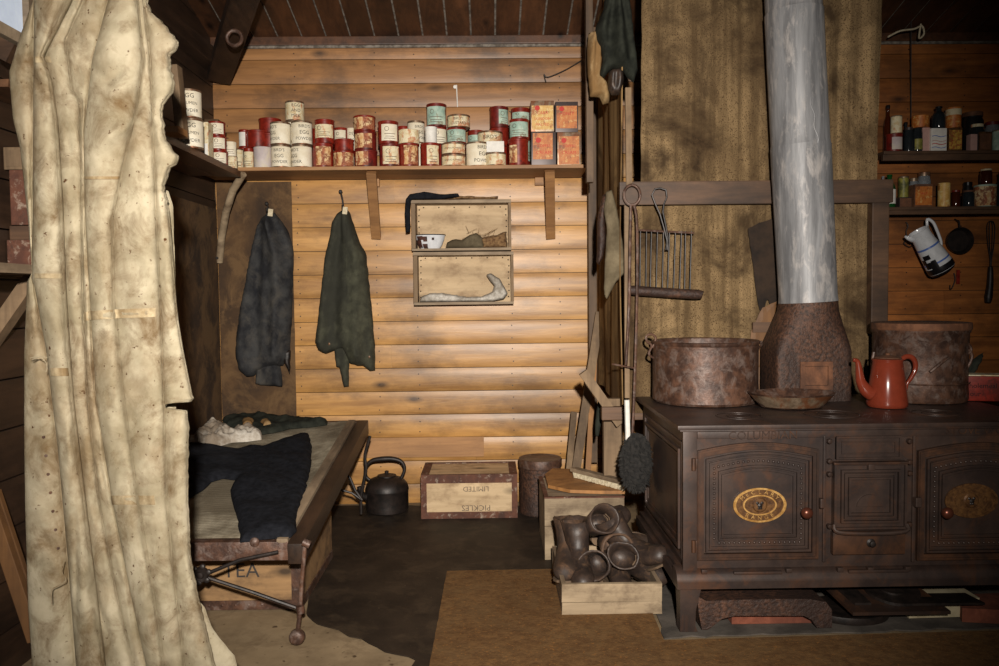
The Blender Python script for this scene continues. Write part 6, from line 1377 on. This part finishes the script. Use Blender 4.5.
box_tin('square_tin', 5.29, 979.5, 992, 131.5, 149.5, zg1, .05, 'rustlt', 'brassd', 'brown square picture tin near the right end of the upper galley shelf', 'tin', GJ, disc=False)
jar(985, 999, 121, 149.5, 5.40, zg1, 'g_clear', 'reddark', None, 'glass jar with red lid at the right end of the upper galley shelf')
gtin(992.5, 1003, 129.5, 149.5, 5.31, zg1, 'tinmetal', FULL('teal'), 'striped tin at the frame edge of the upper galley shelf')
jar(883.5, 895, 174, 205.5, 5.31, zg2, 'g_green', None, 'white', 'green bottle with white label at the left end of the lower galley shelf', 'bottle', 'bottle')
jar(880, 885.5, 176, 205.5, 5.42, zg2, 'g_clear', None, None, 'small clear bottle behind the green bottle', 'bottle', 'bottle')
gtin(898.5, 908, 176, 205.5, 5.41, zg2, 'tinmetal', FULL('olive'), 'pale greenish tin behind the green bottle, lower galley shelf')
box_tin('square_tin', 5.30, 899.5, 912, 197, 205.5, zg2, .05, 'rustlt', 'darktin', 'low brown box beside the green bottle, lower galley shelf', 'box', GJ, disc=False)
jar(909, 918, 178, 205.5, 5.41, zg2, 'g_clear', 'tinmetal', None, 'glass jar behind the orange box, lower galley shelf')
jar(917.5, 930, 172, 205.5, 5.43, zg2, 'g_clear', 'tinmetal', None, 'tall glass jar with metal lid above the orange box, lower galley shelf')
box_tin('carton', 5.29, 914.5, 933, 184, 205.5, zg2, .08, 'orange', 'rustlt', 'orange carton with red print, lower galley shelf', 'carton', GJ, text=['SALT'], disc=False)
gtin(938, 949.5, 182.5, 205.5, 5.31, zg2, 'yellow', FULL('yellow'), 'yellow tin with red print, lower galley shelf', text=None)
jar(951.5, 960, 190, 205.5, 5.31, zg2, 'g_brown', 'reddark', None, 'small dark red jar right of the yellow tin')
z = jar(963, 974, 190, 205.5, 5.31, zg2, 'g_dark', 'rustlt', None, 'dark jar with orange-brown lid, lower galley shelf')
jar(963, 972, 182, 205.5, 5.42, zg2, 'black', 'black', None, 'black jar at the back, lower galley shelf')
z = gtin(974.5, 995, 184, 205.5, 5.33, zg2, 'teal', FULL('rustlabel'), 'wide tin with flowered picture, lower galley shelf')
jar(980.5, 991.5, 168.5, 183.8, 5.33, z, 'g_brown', 'cream2', None, 'small brown jar on the flowered tin, lower galley shelf')
jar(996, 1004, 172, 205.5, 5.33, zg2, 'g_dark', 'black', None, 'dark bottle at the frame edge of the lower galley shelf', 'bottle', 'bottle')
# hanging jug
JD = 5.30; t = root('enamel_jug', W(933, 251, JD), 'white enamel jug with blue bands hanging tilted below the galley shelf', 'jug')
ax0 = W(918, 231, JD); ax1 = W(943, 271, JD); ax_ = (ax1 - ax0); L_ = ax_.length; zdir = -ax_.normalized(); xdir = Vector((0, 1, 0)).cross(zdir).normalized(); ydir = zdir.cross(xdir)
JM = Matrix((xdir, ydir, zdir)).transposed(); kk = JD / F
kk *= .82
prof = [(0, 0), (13.5 * kk, 0), (16 * kk, L_ * .05), (16 * kk, L_ * .14), (14.2 * kk, L_ * .45), (12 * kk, L_ * .78), (11.5 * kk, L_ * .9), (12.4 * kk, L_ * 1.0), (11.9 * kk, L_ * 1.0), (11.0 * kk, L_ * .9), (0, L_ * .7)]
def band(z0, z1, e=.0008):
    out = []
    for i in range(7):
        z = z0 + (z1 - z0) * i / 6; f = [(a, b) for a, b in prof[1:8]]
        out.append((interp([(b, a) for a, b in f], z) + e, z))
    return out
mb = MB(); mb.lathe(prof, ax1, 36, M=JM); mb.build('body', 'enamel', t, smooth=True)
for a, b in ((.60, .64), (.255, .29)): mb = MB(); mb.lathe(band(L_ * a, L_ * b), ax1, 36, M=JM); mb.build('blue_band', 'blue', t, smooth=True)
mb = MB(); mb.lathe([(0, -.001), (13.6 * kk, -.001)] + band(0.0, L_ * .18, .0012), ax1, 36, M=JM); mb.build('chipped_base', 'black', t, smooth=True)
for a0_, a1_, zl, zh in ((-175, -140, .2, .34), (-150, -118, .16, .30), (-168, -132, .40, .50), (-185, -160, .3, .42), (-140, -118, .3, .36)):
    mb = MB(); mb.lathe(band(L_ * zl, L_ * zh, .0016), ax1, 8, M=JM, a0=a0_, a1=a1_); mb.build('chipped_patch', 'black', t, smooth='all')
mb = MB(); J = lambda x, z: ax1 + JM @ Vector((x, 0, z)); mb.tube([J(-11 * kk * -1, L_ * .92), J(17 * kk, L_ * 1.1), J(21 * kk, L_ * .98), J(20 * kk, L_ * .8), J(17 * kk, L_ * .55), J(13.6 * kk, L_ * .45)], [.008, .010, .010, .010, .009, .007], 10); mb.build('handle', 'enamel', t, smooth='all')
mb = MB(); mb.tube([J(-11 * kk, L_ * .9), J(-15 * kk, L_ * 1.0), J(-17 * kk, L_ * 1.06)], [.02, .014, .006], 10); mb.build('spout', 'enamel', t, smooth='all')
def wire(P, D, label, r=.004, name='wall_hook'):
    mb = MB(); mb.tube([W(x, y, D) for x, y in P], r, 6); tag(mb.build(name, 'irond', smooth=True), label, 'hook')
wire([(906, 222), (908, 226), (906, 232), (908, 240), (912, 245), (909, 247), (904, 244), (905, 241)], YB - .03, 'bent wire hook on the wall left of the hanging jug')
wire([(954, 273), (955, 280), (952, 288), (950, 289), (950, 285)], YB - .03, 'small curled wire hook below the hanging jug')
mb = MB(); mb.box((W(957, 275, YB - .03).x, YB - .03, W(957, 284, YB).z), (W(960, 275, YB - .03).x, YB - .02, W(957, 270, YB).z)); tag(mb.build('red_tag', 'redpaint'), 'tiny red tag hanging right of the jug base', 'tag')
t = root('frying_pan', W(957, 240, YB - .05), 'small round blackened pan hung on the wall behind the jug', 'pan')
c = W(957, 241, YB - .05); mb = MB(); r = 13 * YB / F; mb.lathe([(0, .012), (r * .8, .012), (r * .84, .02), (r, .045), (r * 1.02, .045), (r * .9, .004), (0, .0)], c, 32, M=Matrix.Rotation(R(90), 3, 'X')); mb.build('body', 'irond', t, smooth=True)
mb = MB(); mb.tube([c + Vector((0, -.03, r)), c + Vector((0, -.02, r + .04)), c + Vector((0, .03, r + .06))], .006, 6); mb.build('handle', 'irond', t)
t = root('wire_whisk', W(991, 250, YB - .05), 'wire whisk with a dark wooden handle hanging at the far right', 'whisk')
mb = MB()
for s_ in (-1, -.4, .4, 1): mb.tube([W(990.5 + s_ * .5, 270, YB - .05), W(991 + s_ * 1, 258, YB - .05), W(991 + s_ * 3, 245, YB - .05), W(991 + s_ * 4, 228, YB - .05), W(991 + s_ * 2.5, 222, YB - .05), W(991, 221, YB - .05)], .0028, 6)
mb.build('wires', 'irond', t, smooth=True, merge=False)
mb = MB(); mb.tube([W(990.5, 266, YB - .05), W(990.5, 272, YB - .05), W(990, 285, YB - .05), W(988.5, 297, YB - .05), W(988, 303, YB - .05)], [.012, .018, .021, .026, .018], 12); mb.build('handle', 'irond', t, smooth='all')
# wires and a cord under the roof on the right
mb = MB(); mb.tube([W(888, 37, 5.3), W(900, 31, 5.3), (W(914, 29, 5.3)), W(922, 26, 5.3), W(924, 34, 5.3), W(919, 38, 5.3), W(921, 24, 5.3)], .006, 6); tag(mb.build('rope_end', 'bristle', smooth=True), 'pale rope end dangling under the ceiling above the galley shelves', 'rope')
mb = MB(); mb.tube([W(911, 18, 5.35), W(911, 118, 5.45)], .0035, 6); tag(mb.build('hanging_wire', 'irond'), 'thin dark wire running down the wall above the galley shelf', 'wire')
mb = MB(); mb.tube([W(582, 60, 5.44), W(565, 70, 5.44), W(548, 77, 5.44), W(544, 74, 5.44), W(546, 82, 5.44)], .003, 6); tag(mb.build('loose_wire', 'irond', smooth=True), 'thin bent wire on the wall above the square tins', 'wire')
mb = MB(); a = W(456.5, 85, YB - .02); mb.tube([a, W(457.5, 107, YB - .02)], .004, 6); mb.lathe([(0, .01), (.012, .006), (.012, 0)], W(455, 87, YB - .02), 12, M=Matrix.Rotation(R(90), 3, 'X')); tag(mb.build('wall_nail', 'white', smooth=True), 'white painted pin on the wall above the oval cream tin', 'pin')
# ================================================================== LEFT EDGE: shelf with crates beside the curtain
LS = 'crates on the shelf at the left edge'
zl = WZ(10, 270, 1.5); D_ = 3.05
zs = W(15, 268, D_).z
mb = MB(); mb.box((XL + .004, 2.55, zs - .03), (XL + .28, 3.5, zs), jit=.003); t = root('left_shelf', (XL + .1, 3.0, zs), 'weathered shelf plank on the left wall at the left edge of the picture', 'shelf'); mb.build('plank', 'greyy', t)
mb = MB(); mb.beam(W(34, 279, 2.98), W(-12, 345, 2.98), .05, .06, up=(0, 1, 0)); mb.build('brace', 'greyz', t)
def lbox(px0, px1, pyt, pyb, D, mat, label, cat='crate'):
    a = W(px0, pyb, D); b = W(px1, pyt, D); mb = MB(); mb.box((max(a.x, XL + .006), D, a.z), (b.x, D + .25, b.z), bev=.004); return tag(mb.build('stacked_box', mat), label, cat, LS)
h0 = zs + .001
def lb2(px0, px1, hpx, mat, D, label, cat='box'):
    global h0
    a = W(px0, 250, D); b = W(px1, 250, D); h = hpx * D / F; mb = MB(); mb.box((max(a.x, XL + .006), D, h0), (b.x, D + .22, h0 + h), bev=.004)
    mb.box((max(a.x, XL + .006) + .01, D - .003, h0 + .012), (b.x - .01, D - .0005, h0 + h - .012), 1)
    tag(mb.build('stacked_box', [mat, mat], merge=False), label, cat, LS); h0 += h + .001
lb2(6, 34, 28, 'redcrate', 3.1, 'red tin box with flaked paint, lowest of the pile at the left edge', 'tin')
lb2(4, 36, 14, 'darkx', 3.12, 'dark wooden block above the red tin at the left edge', 'block')
lb2(12, 36, 54, 'redcrate', 3.1, 'reddish-brown upright box standing in the pile at the left edge', 'box')
lb2(2, 34, 22, 'greyz', 3.1, 'grey wooden box on top of the pile at the left edge', 'box')
mb = MB(); mb.beam(W(-14, 30 + 10, 3.0), W(14, 55, 3.0), .07, .05, up=(0, 1, 0)); tag(mb.build('leaning_block', 'darkx'), 'brown timber end jutting out below the small window at top left', 'timber')
mb = MB(); mb.beam(W(-14, 490, 2.9), W(36, 640, 2.9), .05, .03, up=(0, 1, 0), bev=.003); mb.beam(W(-2, 490, 2.93), W(34, 598, 2.93), .012, .02, up=(0, 1, 0)); tag(mb.build('leaning_batten', 'batten_dk', merge=False), 'orange batten leaning behind the curtain at the lower left edge', 'batten')
